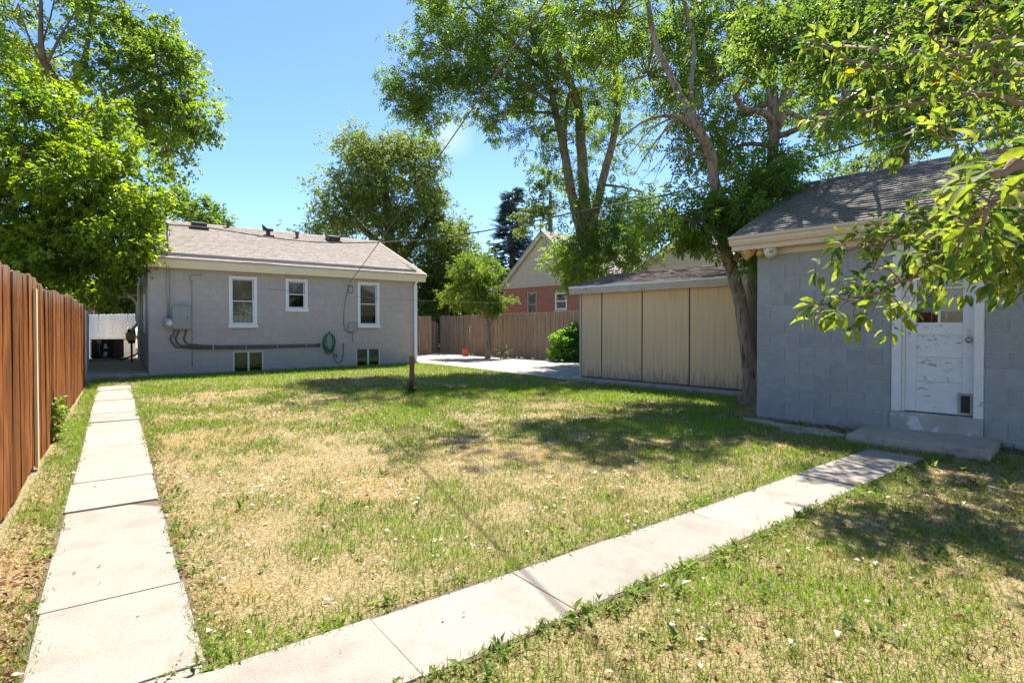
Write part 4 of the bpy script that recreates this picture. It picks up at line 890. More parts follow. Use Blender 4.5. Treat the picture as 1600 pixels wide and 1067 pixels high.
# ash between shed and garage: two stems
b = G(1172, 628); D0 = 9.75; b = Vector((P(1172,515,D0).x, D0, gz(D0)))
tree('ash_tree', 'twin stemmed ash tree growing between the tan shed and garage', b,
     [[(b+Vector((.0,0,-.1)), .24)] + L_((1174,612,D0,0.152),(1172,580,D0,0.130),(1164,520,D0,0.115),(1156,470,D0,0.111),(1144,425,D0,0.107),(1130,380,D0,0.104),(1122,330,D0,0.100),(1114,280,D0,0.096),(1108,240,D0,0.092),(1085,195,9.6,0.074),(1050,130,10.2,0.063),(1020,60,10.6,0.052),(1005,-40,10.8,0.037)),
      [(b+Vector((.1,.15,0)), .15)] + L_((1178,600,D0+.15,0.111),(1178,520,D0+.2,0.100),(1175,450,D0+.25,0.096),(1180,380,D0+.3,0.096),(1195,310,D0+.4,0.096),(1205,250,D0+.4,0.096),(1208,200,D0+.4,0.096)),
      L_((1207,205,D0+.4,.12),(1204,150,D0+.4,.095),(1196,90,D0+.5,.085),(1190,40,D0+.6,.08),(1180,-30,D0+.7,.06)),
      L_((1210,200,D0+.4,.12),(1228,140,D0+.2,.10),(1240,70,D0,.09),(1232,20,D0-.2,.08),(1220,-50,D0-.3,.06)),
      L_((1240,60,D0,.07),(1275,40,9.2,.055),(1320,0,8.8,.04),(1350,-30,8.6,.03)),
      L_((1206,192,D0+.4,.07),(1190,178,D0,.055),(1160,172,9.5,.05),(1145,150,9.2,.04)),
      L_((1213,215,D0+.4,.06),(1240,205,D0,.05),(1290,175,9.3,.045),(1340,140,9,.035)),
      L_((1204,170,D0,.05),(1195,110,D0,.04),(1182,60,D0-.2,.035)),
      L_((1100,225,9.7,.05),(1060,185,9.6,.035),(1010,190,9.5,.022),(975,215,9.4,.012),(950,245,9.3,.006)),
      L_((1060,185,9.6,.02),(1030,215,9.4,.014),(1005,250,9.3,.009),(990,275,9.2,.004)), L_((1045,188,9.6,.018),(1015,205,9.3,.012),(985,240,9.2,.007),(965,262,9.1,.004)),
      L_((1112,250,9.7,.03),(1085,240,9.5,.02),(1060,255,9.4,.013),(1045,290,9.3,.007),(1035,305,9.2,.004)), L_((1085,240,9.5,.016),(1055,235,9.4,.011),(1025,260,9.3,.007),(1000,285,9.2,.004)),
      L_((1060,185,9.6,.016),(1040,200,9.5,.012),(1020,240,9.5,.008),(1012,268,9.4,.004)), L_((1070,210,9.6,.016),(1048,225,9.5,.01),(1030,262,9.4,.006),(1022,285,9.4,.003)),
      L_((1083,195,9.8,.05),(1078,140,10.1,.045),(1082,80,10.4,.038),(1070,20,10.6,.03),(1050,-40,10.7,.02))],
     [blob(1060,60,13.1,95,60,1.3,40), blob(960,30,11.4,90,50,1.3,36), blob(1010,120,12.1,80,50,1.1,26), blob(1120,130,11.9,60,60,1.0,26), blob(1150,40,11.9,70,50,1.2,26), blob(1240,40,12.1,70,50,1.1,22), blob(1290,110,12.1,55,60,1.0,18),
      blob(1110,250,11.2,50,40,.6,12), blob(1140,330,9.7,60,40,.6,22), blob(1090,350,9.4,55,35,.6,18), blob(1180,310,9.8,55,55,.6,24), blob(1220,290,10.4,55,55,.7,26), blob(1040,355,9.8,45,30,.6,9), blob(1130,200,11.1,55,45,.8,16), blob(1160,390,9.6,30,25,.35,7), blob(1275,215,11.7,45,35,.6,9), blob(1250,150,12.9,50,45,.7,12),
      blob(1215,60,8.3,60,40,.7,9), blob(1290,95,8.1,50,40,.6,8), blob(1200,385,9.1,18,22,.2,3), blob(900,-60,11.8,110,60,1.5,26), blob(1120,-70,13.6,190,60,1.8,40), blob(1330,-40,12.4,90,60,1.4,20), blob(1100,180,10.1,40,40,.7,8)],
     T_ASH, ASH_LO, ASH_HI, M['leaf'], M['bark'], scale=1.1, per=24, clump=.32, droop=.3, seed=31, thin=.85)

# ash behind the shed: three stems
b = Vector((P(925,515,19.0).x, 19.0, .21)); DA = 19.0
tree('ash_tree', 'three stemmed ash tree behind the tan shed with long left branches', b,
     [[(b, .34)] + L_((922,470,DA,.3),(920,420,DA,.27),(918,380,DA,.26)),
      L_((916,390,DA,.2),(902,340,DA,.18),(890,290,DA,.16),(880,230,DA,.14),(868,180,DA,.12),(855,120,DA,.1),(830,60,DA,.07)),
      L_((917,385,DA,.22),(914,330,DA,.20),(910,270,DA,.18),(906,210,DA,.17),(902,165,DA,.15),(885,120,DA-.5,.12),(860,60,DA-1,.09),(850,-20,DA-1,.06)),
      L_((921,385,DA,.18),(930,330,DA,.16),(945,270,DA,.14),(958,215,DA,.12),(966,170,DA,.1),(960,100,DA,.08),(955,20,DA,.05)),
      L_((884,250,DA,.08),(882,200,DA,.07),(888,150,DA,.05)),
      L_((870,170,DA,.08),(840,150,DA-.4,.07),(800,125,DA-.6,.06),(745,108,DA-.8,.05),(700,115,DA-1,.035),(650,120,DA-1,.02)),
      L_((850,115,DA,.07),(800,70,DA,.06),(750,30,DA,.05),(720,0,DA,.03))],
     [blob(660,125,DA-1,48,45,1.0,34), blob(700,80,DA-.6,50,50,1.2,40), blob(740,150,DA-.8,50,38,1.0,34), blob(760,50,DA,60,50,1.4,46), blob(810,110,DA,55,50,1.4,44), blob(830,30,DA,70,50,1.6,52), blob(870,150,DA,50,45,1.2,34), blob(690,30,DA,40,35,1.0,22), blob(650,165,DA-1,35,28,.7,16), blob(915,100,DA,60,60,1.5,44), blob(960,160,DA,55,50,1.3,30), blob(960,230,DA,45,40,1.0,16), blob(880,230,DA,38,50,.9,18), blob(780,180,DA-.6,35,25,.8,9), blob(845,215,DA,30,35,.8,12),
      blob(918,402,DA,44,40,1.1,32), blob(960,350,DA-.5,55,40,1.2,30), blob(985,380,DA-1.2,50,38,1.0,30), blob(902,388,DA-.4,30,40,.9,22), blob(920,330,DA,40,35,.9,14), blob(950,410,DA-1.6,45,25,.8,18), blob(893,432,DA-.6,22,14,.5,6), blob(760,-50,DA,140,50,2.0,40), blob(1000,300,DA,40,30,.8,10)],
     T_ASH, ASH_LO, ASH_HI, M['leaf'], M['bark'], scale=1.4, per=22, clump=.40, droop=.15, seed=32, thin=.72)

# ash behind the garage, dark foliage above its roof
b = Vector((P(1400,515,14).x, 14, .2))
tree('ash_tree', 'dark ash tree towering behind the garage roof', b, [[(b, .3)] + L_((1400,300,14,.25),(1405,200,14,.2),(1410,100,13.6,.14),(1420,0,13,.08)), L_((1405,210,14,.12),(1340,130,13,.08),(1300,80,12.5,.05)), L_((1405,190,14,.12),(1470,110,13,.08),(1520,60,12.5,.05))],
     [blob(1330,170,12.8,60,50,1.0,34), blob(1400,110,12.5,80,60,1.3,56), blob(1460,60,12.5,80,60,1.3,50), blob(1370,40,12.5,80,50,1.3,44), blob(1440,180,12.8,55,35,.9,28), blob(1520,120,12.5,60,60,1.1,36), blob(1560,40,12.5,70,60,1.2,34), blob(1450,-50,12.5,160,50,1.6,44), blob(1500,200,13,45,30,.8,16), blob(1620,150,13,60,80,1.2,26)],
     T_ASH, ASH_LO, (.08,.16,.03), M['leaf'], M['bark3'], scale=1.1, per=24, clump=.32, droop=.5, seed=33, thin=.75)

# big maple over the left fence
b = Vector((P(70,515,16.5).x, 16.5, .15)); DM = 16
tree('maple_tree', 'dense bright green maple overhanging the left fence and house corner', b, [[(b, .3)] + L_((75,440,DM+.5,.26),(80,360,DM+.3,.22),(85,290,DM,.17),(90,210,DM,.1)), L_((78,400,DM+.4,.14),(130,330,DM,.11),(180,270,DM-.4,.07)), L_((78,420,DM+.4,.13),(30,350,DM,.1),(-20,300,DM,.06)), L_((80,380,DM,.12),(150,400,DM-.8,.09),(220,400,DM-1.8,.05))],
     [blob(60,240,DM-.5,75,60,1.7,70), blob(120,190,DM,60,55,1.4,50), blob(150,280,DM-.8,75,60,1.6,70), blob(30,330,DM-.8,70,65,1.6,64), blob(200,300,DM-1,48,50,1.2,40), blob(100,370,DM-1,80,55,1.6,64), blob(190,372,DM-1.6,50,42,1.0,36), blob(60,420,DM-.8,70,40,1.4,44), blob(155,408,DM-1,56,32,1.1,34), blob(222,400,DM-2.1,18,22,.4,9), blob(232,320,DM-1.8,22,26,.5,10), blob(-30,250,DM-.5,70,90,1.7,50), blob(-40,400,DM-1,70,70,1.6,40), blob(190,440,DM+2.5,40,20,.9,16), blob(120,445,DM+1.5,40,20,.9,16), blob(55,150,DM,40,30,1.0,16)],
     T_MAP, (.042,.10,.015), (.19,.275,.03), M['leaf'], M['bark3'], scale=1.25, per=26, clump=.34, droop=.2, seed=34, loose=.1, thin=.55)
# tall tree behind the maple, with bare upper branches
b = Vector((P(130,515,24).x, 24, .21)); DT = 24
tree('cottonwood_tree', 'tall tree with bare upper branches behind the bright maple', b, [[(b, .45)] + L_((130,400,DT,.4),(125,250,DT,.3),(100,150,DT,.2),(72,90,DT-2,.12),(70,20,DT-2,.07),(68,-60,DT-2,.04)), L_((122,230,DT,.2),(170,160,DT,.15),(230,130,DT-.5,.1),(290,110,DT-1,.05)), L_((110,180,DT,.15),(140,80,DT,.1),(150,0,DT,.06)),
      L_((80,100,DT-2,.06),(100,60,DT-2,.045),(125,20,DT-2,.03)), L_((74,110,DT-2,.05),(50,60,DT-2,.04),(35,10,DT-2,.025)), L_((72,70,DT-2,.04),(85,30,DT-2,.03),(95,-15,DT-2,.02)), L_((100,62,DT-2,.03),(120,50,DT-2,.02),(128,35,DT-2,.015)), L_((60,80,DT-2,.03),(40,75,DT-2,.02),(20,60,DT-2,.015)), L_((70,45,DT-2,.03),(60,10,DT-2,.02),(52,-20,DT-2,.015)), L_((86,95,DT-2,.03),(110,85,DT-2,.02),(125,70,DT-2,.012)), L_((175,155,DT,.1),(220,180,DT-1,.07),(280,190,DT-1.5,.04))],
     [blob(190,90,DT,60,60,2.0,60), blob(250,110,DT-.5,55,60,1.8,60), blob(290,150,DT-1,40,50,1.4,40), blob(310,190,DT-1.2,28,25,1.0,18), blob(250,190,DT-1,55,45,1.6,50), blob(190,170,DT-.6,60,45,1.7,44), blob(200,20,DT,45,45,1.6,34), blob(150,20,DT,45,40,1.5,24), blob(270,240,DT-1.2,32,28,1.0,16), blob(20,30,DT,60,60,2.0,40), blob(20,110,DT,50,50,1.7,26), blob(110,130,DT,50,40,1.5,22), blob(235,60,DT,40,40,1.2,24), blob(100,10,DT+1,50,40,1.5,12), blob(-50,80,DT,60,90,2.0,40), blob(290,100,DT-.6,22,22,.8,10), blob(100,-60,DT,120,50,2.2,40)],
     T_MAP, (.045,.10,.018), (.185,.27,.036), M['leaf'], M['bark3'], scale=1.55, per=20, clump=.48, droop=.2, seed=35, thin=.5)
# little tree beyond the house roof
b = Vector((P(300,515,34).x, 34, .21))
tree('background_tree', 'small pale tree showing above the left end of the roof', b, [[(b, .3)] + L_((300,420,34,.25),(300,360,34,.15),(305,320,34,.08))], [blob(295,330,34,40,32,1.5,40), blob(330,345,34,24,18,1.0,18), blob(290,380,34,60,40,2,30)], T_ROUND, (.07,.14,.03), (.16,.25,.05), M['leafback'], M['bark3'], scale=2.6, per=18, clump=.45, seed=36)
# broad tree behind the house
b = Vector((P(620,515,30).x, 30, .21)); DC = 30
tree('locust_tree', 'broad green shade tree behind the right end of the house', b, [[(b, .45)] + L_((618,450,DC,.4),(612,390,DC,.3),(605,320,DC,.2),(600,260,DC,.1)), L_((615,420,DC,.25),(660,360,DC,.16),(690,300,DC,.08)), L_((612,400,DC,.22),(560,350,DC,.14),(525,310,DC,.07))],
     [blob(585,240,DC,42,22,1.6,40), blob(630,250,DC,48,32,1.8,56), blob(570,290,DC,48,32,1.8,56), blob(530,300,DC,38,22,1.4,28), blob(610,310,DC-.6,60,36,2.0,70), blob(670,300,DC,36,36,1.5,40), blob(560,345,DC-.5,55,28,1.8,50), blob(630,365,DC-.6,60,32,1.8,56), blob(520,350,DC,32,18,1.0,18), blob(690,355,DC,42,36,1.5,40), blob(650,225,DC,30,18,1.0,16), blob(720,385,DC,26,30,1.0,18), blob(560,220,DC,26,14,1.0,12), blob(670,255,DC,28,22,1.0,16), blob(640,410,DC-.6,40,24,1.3,28)],
     T_NARROW, (.075,.135,.032), (.21,.27,.07), M['leafback'], M['bark3'], scale=2.0, per=22, clump=.55, droop=.6, seed=37, thin=.46)
# dark hedge-like shrubs in the shade behind the side fence
for k, (px, py, D, rx, ry, lab) in enumerate(((668,455,30,24,48,'dark shrub in the shade right beside the house corner'),(700,420,31,36,50,'leafy yellow green tree between the house corner and small tree'),(738,440,33,36,55,'dark leafy bush far behind the young tree'),(682,505,33,30,30,'low dark bush behind the gap by the gate panel'))):
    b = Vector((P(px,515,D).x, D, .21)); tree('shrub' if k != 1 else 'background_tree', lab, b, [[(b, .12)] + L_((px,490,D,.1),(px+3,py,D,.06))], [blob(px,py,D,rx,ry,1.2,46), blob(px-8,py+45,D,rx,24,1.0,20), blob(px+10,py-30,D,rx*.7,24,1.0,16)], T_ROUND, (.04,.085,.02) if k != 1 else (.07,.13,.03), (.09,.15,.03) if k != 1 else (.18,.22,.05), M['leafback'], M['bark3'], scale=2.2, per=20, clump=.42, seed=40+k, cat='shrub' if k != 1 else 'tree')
# trees filling the gaps behind the brick house and shed
for k, (px, D, cs, lab, nm) in enumerate((
    (1340, 24, ((1340,285,46,38,30),(1295,300,36,30,22),(1390,265,26,20,14),(1360,250,22,14,8),(1280,330,40,40,22)), 'loose grey green tree far behind the garage ridge', 'background_tree'),
    (860, 34, ((835,330,26,40,20),(850,300,30,30,20)), 'pale tree rising behind the brick house gable', 'background_tree'),
    (160, 34, ((150,450,60,40,70),(60,440,70,60,70),(215,455,34,36,50),(180,480,50,22,50),(110,480,50,22,40)), 'dark tree in the gap beyond the white fence', 'background_tree'))):
    b = Vector((P(px,515,D).x, D, .21)); tree(nm, lab, b, [[(b,.25)] + L_((px,420,D,.2),(px,300 if k<2 else 440,D,.1))], [blob(x,y,D,rx,ry,1.3,n) for x,y,rx,ry,n in cs], T_ROUND, (.06,.11,.03), (.13,.19,.05), M['leafback'], M['bark3'], scale=2.2 if k else 1.8, per=18, clump=.4, seed=50+k, thin=.6 if k < 2 else 1.0)
# blue spruce
def spruce():
    D = 42; b = Vector((P(797,515,D).x, D, .21)); top = P(806, 296, D).z; root = thing('spruce_tree', 'dark blue spruce rising between the shade tree and brick house', 'tree', b)
    mb = MB(); mb.tube([(0,0,0),(.1,0,top*.5),(.2,0,top-.3)], [.3,.18,.03], 8); mb.build('trunk', M['bark3'], root)
    r = np.random.default_rng(3); pos = []; d = []; z = 1.0
    while z < top - .2:
        f = 1 - z/top; R0 = (.15 + 3.1*f**.8)*r.uniform(.8,1.1); nb = int(7+8*f)
        for k in range(nb):
            a = r.uniform(0, 2*math.pi); L = R0*r.uniform(.7,1.1)
            for s in np.linspace(.2,1,int(4+L*3)): pos.append((L*s*math.cos(a)+.2*z/top, L*s*math.sin(a), z - .25*L*s + .12*L*s*s)); d.append((math.cos(a)+r.normal(0,.35), math.sin(a)+r.normal(0,.35), -.1+r.normal(0,.2)))
        z += .28
    pos = np.array(pos); n = len(pos); d = norm(np.array(d)); t = r.uniform(0,1,(n,1)); c = np.array((.045,.085,.075))*(1-t)+np.array((.11,.165,.155))*t
    V, T, C = scatter(T_SPR, pos, d, norm(np.array([0,0,1.])+r.normal(0,.25,(n,3))), r.uniform(.9,1.4,n), c); link('crown', tri_mesh('crown', V, T, C), M['needle'], root)
spruce()
# young tree against the back fence
b = G(762,560); DY = b.y
tree('young_tree', 'small bright green tree in front of the back fence', b, [[(b,.13)] + L_((763,535,DY,.12),(762,510,DY,.1),(755,480,DY,.07),(745,440,DY,.04)), L_((762,515,DY,.06),(775,480,DY,.045),(780,450,DY,.03))], [blob(742,430,DY,34,22,.8,40), blob(722,455,DY,30,20,.7,30), blob(760,460,DY,32,24,.8,38), blob(752,485,DY,22,10,.4,12), blob(735,415,DY,22,14,.6,14), blob(780,475,DY,18,18,.5,14), blob(770,425,DY,18,14,.5,10)], T_NARROW, (.06,.125,.02), (.16,.23,.035), M['leaf'], M['bark'], scale=1.0, per=22, clump=.24, droop=.1, seed=61)
# bush at the shed's left end
b = G(893, 565.5); DB = b.y
tree('shrub', 'bright leafy bush at the left end of the tan shed', b, [[(b,.05)] + L_((892,545,DB,.03),(890,530,DB,.02))], [blob(888,540,DB,20,18,.4,60), blob(900,533,DB,18,16,.4,40), blob(882,553,DB,14,9,.3,30)], T_MAP, (.06,.15,.02), (.14,.27,.04), M['leaf'], M['bark3'], scale=1.1, per=14, clump=.12, droop=.1, seed=62, cat='bush')
b = G(782, 561)
tree('shrub', 'small grey green weed bush beside the young tree trunk', b, [[(b,.03)] + L_((783,552,b.y,.02),(784,546,b.y,.01))], [blob(784,552,b.y,10,8,.3,14)], T_NARROW, (.07,.09,.04), (.13,.14,.07), M['leaf'], M['bark3'], scale=.7, per=10, clump=.1, droop=0, seed=63, cat='bush')
b = G(66, 690)
tree('shrub', 'slender climbing weed growing up the stained board fence', b + Vector((.06,0,0)), [[(b+Vector((.06,0,0)),.012)] + [(b+Vector((.07,.05,.35)),.008),(b+Vector((.07,.08,.62)),.004)]], [(b+Vector((.10,.02,.15)),(.06,.08,.12),7),(b+Vector((.10,.06,.42)),(.05,.06,.18),6)], T_ROUND, (.09,.17,.03), (.19,.29,.05), M['leaf'], M['bark3'], scale=.55, per=6, clump=.035, droop=0, seed=64, cat='plant', twig_r=.003, thin=1)

# post in the lawn with a climbing weed round its foot
b = G(643.5, 614); hp = (614-557)/F*b.y
t = thing('wooden_post', 'short brown wooden post standing alone in the lawn', 'post', b, 20)
mb = MB(); mb.box(-.045,.045,-.045,.045,-.1,hp); mb.build('post_shaft', M['post'], t, bevel=.006)
mb = MB(); mb.prism([(-.05,-.05,hp),(.05,-.05,hp),(.05,.05,hp),(-.05,.05,hp)], (0,0,.02)); mb.build('cap', M['post'], t, bevel=.004)
tree('shrub', 'small vine weed round the foot of the lone post', b, [[(b+Vector((.06,-.06,0)),.008),(b+Vector((.05,-.07,.15)),.006),(b+Vector((.07,-.05,.3)),.003)]], [(b+Vector((.02,-.08,.12)),(.10,.05,.10),10),(b+Vector((-.06,-.02,.08)),(.05,.08,.07),5)], T_ROUND, (.03,.07,.02), (.07,.12,.03), M['leaf'], M['bark3'], scale=.5, per=7, clump=.035, droop=0, seed=65, cat='plant', twig_r=.003)
# orange bucket by the back fence
b = G(727.5, 557); mb = MB(); mb.lathe([(.12,0),(.15,.30),(.165,.30),(.165,.34),(.145,.34),(.13,.05)], (0,0,0), n=16); t = thing('bucket', 'orange plastic bucket at the foot of the back fence', 'bucket', b); mb.build('pail', M['orange'], t, smooth=False)
mb = MB(); mb.tube([(.16*math.cos(a), .02, .32+.10*math.sin(a)) for a in np.linspace(math.pi,0,9)], .006, 5); mb.build('handle', M['black'], t)

# air conditioner and gas meter in the passage
b = HF.world(-.95, 7.1); bw = .78
t = thing('air_conditioner', 'dark louvred air conditioner unit in front of the white fence', 'air conditioner', (b.x, b.y, gz(b.y)+.10), 10)
mb = MB(); mb.box(-.45,.45,-.45,.45,0,.06); mb.build('base_pad', M['pad'], t, bevel=.01)
mb = MB(); mb.box(-.36,.36,-.36,.36,.07,.70); mb.build('cabinet', M['black'], t, bevel=.02)
for i in range(14): mb = MB(); z = .1+i*.041; mb.box(-.375,.375,-.378,-.361,z,z+.022); mb.box(-.378,-.361,-.36,.36,z,z+.022); mb.build('louvre', M['acm'], t)
mb = MB(); mb.box(-.385,.385,-.385,.385,.701,.745); mb.build('top_cover', M['acm'], t, bevel=.012)
mb = MB(); mb.prism([(.05,-.382,.15),(.17,-.382,.15),(.17,-.382,.30),(.05,-.382,.30)], (0,.004,0)); mb.prism([(.05,-.382,.42),(.19,-.382,.42),(.14,-.382,.60),(.09,-.382,.60)], (0,.004,0)); mb.build('label_plate', M['lampw'], t)
mb = MB(); mb.box(-.15,.0,-.40,-.386,.6,.74); mb.build('service_box', M['metal_grey'], t); mb = MB(); mb.tube(smooth_pts([(-.05,-.42,.6),(-.06,-.43,.4),(-.02,-.43,.2),(.12,-.43,.1),(.3,-.43,.08)],5), .014, 6); mb.build('whip_conduit', M['galv'], t, smooth=True)
b = HF.world(-.28, 5.2); t = thing('gas_meter', 'yellow banded gas meter with black pipes on house side wall', 'meter', (b.x, b.y, gz(b.y)+.10), 36)
mb = MB(); mb.box(-.16,.12,-.14,.14,.72,1.0); mb.build('meter_body', M['brass'], t, bevel=.04, seg=3)
mb = MB(); mb.lathe([(.11,0),(.12,.08),(.08,.12)], (0,0,1.0), n=12); mb.lathe([(.09,-.1),(.11,-.02),(.1,0)], (0,0,.72), n=12); mb.build('regulator', M['black'], t)
mb = MB(); mb.tube([(.0,0,-.05),(.0,0,.64)], .03, 8); mb.tube(smooth_pts([(.14,.05,.85),(.2,.05,.7),(.18,.05,.3),(-.1,.05,.14),(-.3,.05,.05)],5), .028, 8); mb.build('pipe', M['black'], t, smooth=True)

# ------------------------------------------------------------------ overhead cables
def cable(name, label, pts, r=.012, k=8):
    b = Vector(pts[0]); mb = MB(); mb.tube([tuple(Vector(tuple(q)) - b) for q in smooth_pts([tuple(p) for p in pts], k)], r, 6); o = mb.build('line', M['wire'], None, smooth=True)
    o.name = name; o.location = b; tag(o, label, 'cable'); return o
mast = HF.world(mx_-.02, -.05); mast.z = HF.o.z + mz_ + mz_top + .0
cab = [(mast.x, mast.y, mast.z)]
for px, py, D in ((330,357,15.3),(420,371,16.4),(500,379,17.0),(590,379,17.2),(680,373,16.6),(760,361,15.8),(840,345,14.9),(920,328,14.0),(1040,305,12.6),(1160,276,11.3),(1290,242,10.2),(1420,202,9.4),(1600,140,8.8),(2100,-60,7.6)): q = P(px, py, D); cab.append((q.x, q.y, q.z))
cable('overhead_cable', 'thick grey service cable sagging from the roof mast to the right', cab, .018)
e = CABLE_END; pole = Vector((5.9, -5, 7.6))
cable('overhead_cable', 'thin dark cable rising steeply from the house wall past the shade tree', [e.lerp(pole, t_) - Vector((0,0,.5*4*t_*(1-t_)*.35)) for t_ in np.linspace(0,1,12)], .011)
w0 = HF.world(3.0, -.12, 0); w0.z = HF.o.z + 2.45; w1 = P(1000, 470, 18.6)
cable('clothes_wire', 'hair thin wire stretched across the house wall below the eave', [w0.lerp(w1, t_) - Vector((0,0,4*t_*(1-t_)*.22)) for t_ in np.linspace(0,1,9)], .0045)

# ------------------------------------------------------------------ apple tree reaching into the frame from the right
def apple():
    r = np.random.default_rng(11); base = Vector((3.6, 1.3, 0)); B0 = np.array(base)
    root = thing('apple_tree', 'apple tree whose leafy branches hang into the right side', 'tree', base)
    tk = MB(); br = MB()
    trunk = [((3.6,1.3,-.1),.19),((3.55,1.35,.6),.15),((3.5,1.4,1.2),.13),((3.4,1.5,1.7),.11)]
    arr = smooth_pts([(*p, q) for p, q in trunk], 5); tk.tube([tuple(a[:3]-B0) for a in arr], list(arr[:,3]), 12); tk.build('trunk', M['bark2'], root, smooth=True)
    crotch = Vector((3.45,1.45,1.55))
    def Q(*q): return [(*P(px, py, D), rad) for px, py, D, rad in q]
    B = [  # visible boughs, each starting at the trunk
        [(*crotch,.06),(2.9,1.75,1.66,.035)] + Q((1700,370,2.0,.020),(1600,393,2.05,.013),(1520,405,2.05,.010),(1450,425,2.0,.008),(1400,445,1.95,.006),(1345,465,1.9,.005),(1275,475,1.9,.003)),
        [(*crotch,.05)] + Q((1720,330,2.2,.018),(1600,345,2.1,.011),(1520,350,2.05,.008),(1440,355,2.0,.006),(1370,385,1.95,.004),(1318,392,1.95,.003)),
        [(*crotch,.06),(3.0,2.0,2.1,.03)] + Q((1750,120,2.6,.020),(1600,120,2.6,.013),(1520,110,2.5,.010),(1440,105,2.5,.008),(1380,108,2.45,.007),(1320,95,2.4,.005),(1262,68,2.4,.003)),
        [(*crotch,.06),(2.9,2.0,1.95,.03)] + Q((1700,160,2.5,.018),(1600,165,2.4,.012),(1500,150,2.4,.009),(1420,165,2.35,.007),(1350,175,2.3,.005),(1272,190,2.3,.003)),
        [(*crotch,.05)] + Q((1750,40,2.2,.016),(1620,40,2.1,.010),(1560,60,2.05,.008),(1500,85,2.0,.005),(1450,60,2.0,.003)),
        [(*crotch,.05),(2.4,1.2,1.75,.03)] + Q((1800,240,1.05,.016),(1660,252,.92,.011),(1600,258,.88,.009),(1553,268,.85,.006)),
        [(*crotch,.05),(2.4,1.3,1.65,.03)] + Q((1760,300,1.4,.014),(1640,300,1.3,.008),(1570,305,1.25,.006),(1535,330,1.3,.004),(1500,360,1.4,.003)),
        [(*crotch,.05)] + Q((1740,420,1.9,.016),(1610,410,1.8,.009),(1540,380,1.8,.006),(1480,370,1.75,.004)),
        [(*crotch,.05)] + Q((1740,250,2.2,.016),(1620,230,2.1,.009),(1560,210,2.1,.007),(1500,220,2.05,.005),(1430,205,2.05,.003)),
        [(*crotch,.05)] + Q((1740,360,2.1,.014),(1610,365,2.0,.008),(1530,335,1.95,.006),(1460,335,1.9,.004),(1410,345,1.9,.003)),
        [(*crotch,.05)] + Q((1740,380,1.9,.014),(1620,385,1.8,.008),(1540,385,1.75,.006),(1480,385,1.75,.004),(1430,400,1.7,.003)),
        [(*crotch,.05)] + Q((1740,-20,2.4,.016),(1620,0,2.3,.009),(1560,10,2.25,.006),(1500,20,2.2,.003)),
        [(*crotch,.05)] + Q((1740,420,2.2,.014),(1620,415,2.2,.008),(1580,415,2.15,.005),(1545,420,2.1,.003)),
    ]
    spots = []
    for bi, pts in enumerate(B):
        sp = smooth_pts(pts, 6); xyz = sp[:,:3] - B0; wob = r.normal(0,.006,(len(xyz),3)); wob[:6] = 0; xyz = xyz + wob
        bm_ = MB(); bm_.tube([tuple(q) for q in xyz], [max(.0018, q) for q in sp[:,3]], 7)
        bo = bm_.build('branch', M['bark2'], root, smooth=True)
        d = np.linalg.norm(np.diff(xyz, axis=0), axis=1); cum = np.concatenate([[0], np.cumsum(d)]); s = cum[9 if bi != 5 else 12]
        tot = cum[-1]
        while s < tot:
            i = min(np.searchsorted(cum, s), len(xyz)-1); p = xyz[i-1] + (xyz[i]-xyz[i-1])*((s-cum[i-1])/max(d[i-1],1e-6)); t = norm(xyz[i]-xyz[i-1])
            sd = norm(np.cross(t, r.normal(0,1,3))); L = r.uniform(.02,.15)*(1 if bi not in (5,) else .5); e = p + (sd*.8+t*.5+np.array([0,0,-.15]))*L
            if L > .05: br.tube([tuple(p), tuple((p+e)/2+np.array([0,0,.01])), tuple(e)], [.003,.0025,.0018], 5, cap=False)
            if L > .08: spots.append(((p+e)/2, norm(e-p), 3))
            spots.append((e, norm(e-p), r.integers(5,8))); s += r.uniform(.018,.04) if bi not in (5,) else r.uniform(.035,.07)
        spots.append((xyz[-1], norm(xyz[-1]-xyz[-3]), 6))
    stuff(br.build('twigs', M['bark2'], root))
    # leaf shapes: pointed oval with a folded, arched blade
    metas = []
    for k in range(6):
        rr = random.Random(k); l = 1.0; w_ = rr.uniform(.40,.5); arch = rr.uniform(.12,.65); fold = rr.uniform(.10,.45); V = []; n = 6
        for i in range(n+1):
            s = i/n; wd = w_*(math.sin(math.pi*min(1,s**.85))**.8)*.5 if 0 < i < n else 0.004; z = -arch*s*s; x = l*s*(1-.05*arch*s)
            V += [(x, wd, z+fold*wd*2+.02*math.sin(9*s+k)), (x, 0, z), (x, -wd, z+fold*wd*2+.02*math.sin(8*s+2*k))]
        V.append((-.22,0,.03)); T = []
        for i in range(n):
            a = i*3
            for q in ((a,a+1,a+4,a+3),(a+1,a+2,a+5,a+4)): T += [(q[0],q[1],q[2]),(q[0],q[2],q[3])]
        metas.append((np.array(V[:-1]), np.array(T)))
    lp, la, lu, ls = [], [], [], []
    for p, t, k in spots:
        for j in range(k):
            a = norm(t*.5 + r.normal(0,.75,3) + np.array([-.1,0,-.12])); lp.append(p + a*.02 + r.normal(0,.006,3)); la.append(a); lu.append(norm(np.array([0,-.15,1.])+r.normal(0,.5,3))); ls.append(r.uniform(.028,.062))
    lp = np.array(lp); la = np.array(la); lu = np.array(lu); ls = np.array(ls); n = len(lp); t = r.uniform(0,1,(n,1))
    cols = np.array((.10,.17,.028))*(1-t) + np.array((.22,.28,.05))*t
    yl = r.uniform(0,1,n) < .004; cols[yl] = (.5,.30,.03)
    dk = r.uniform(0,1,n) < .22; cols[dk] = (.06,.125,.028)
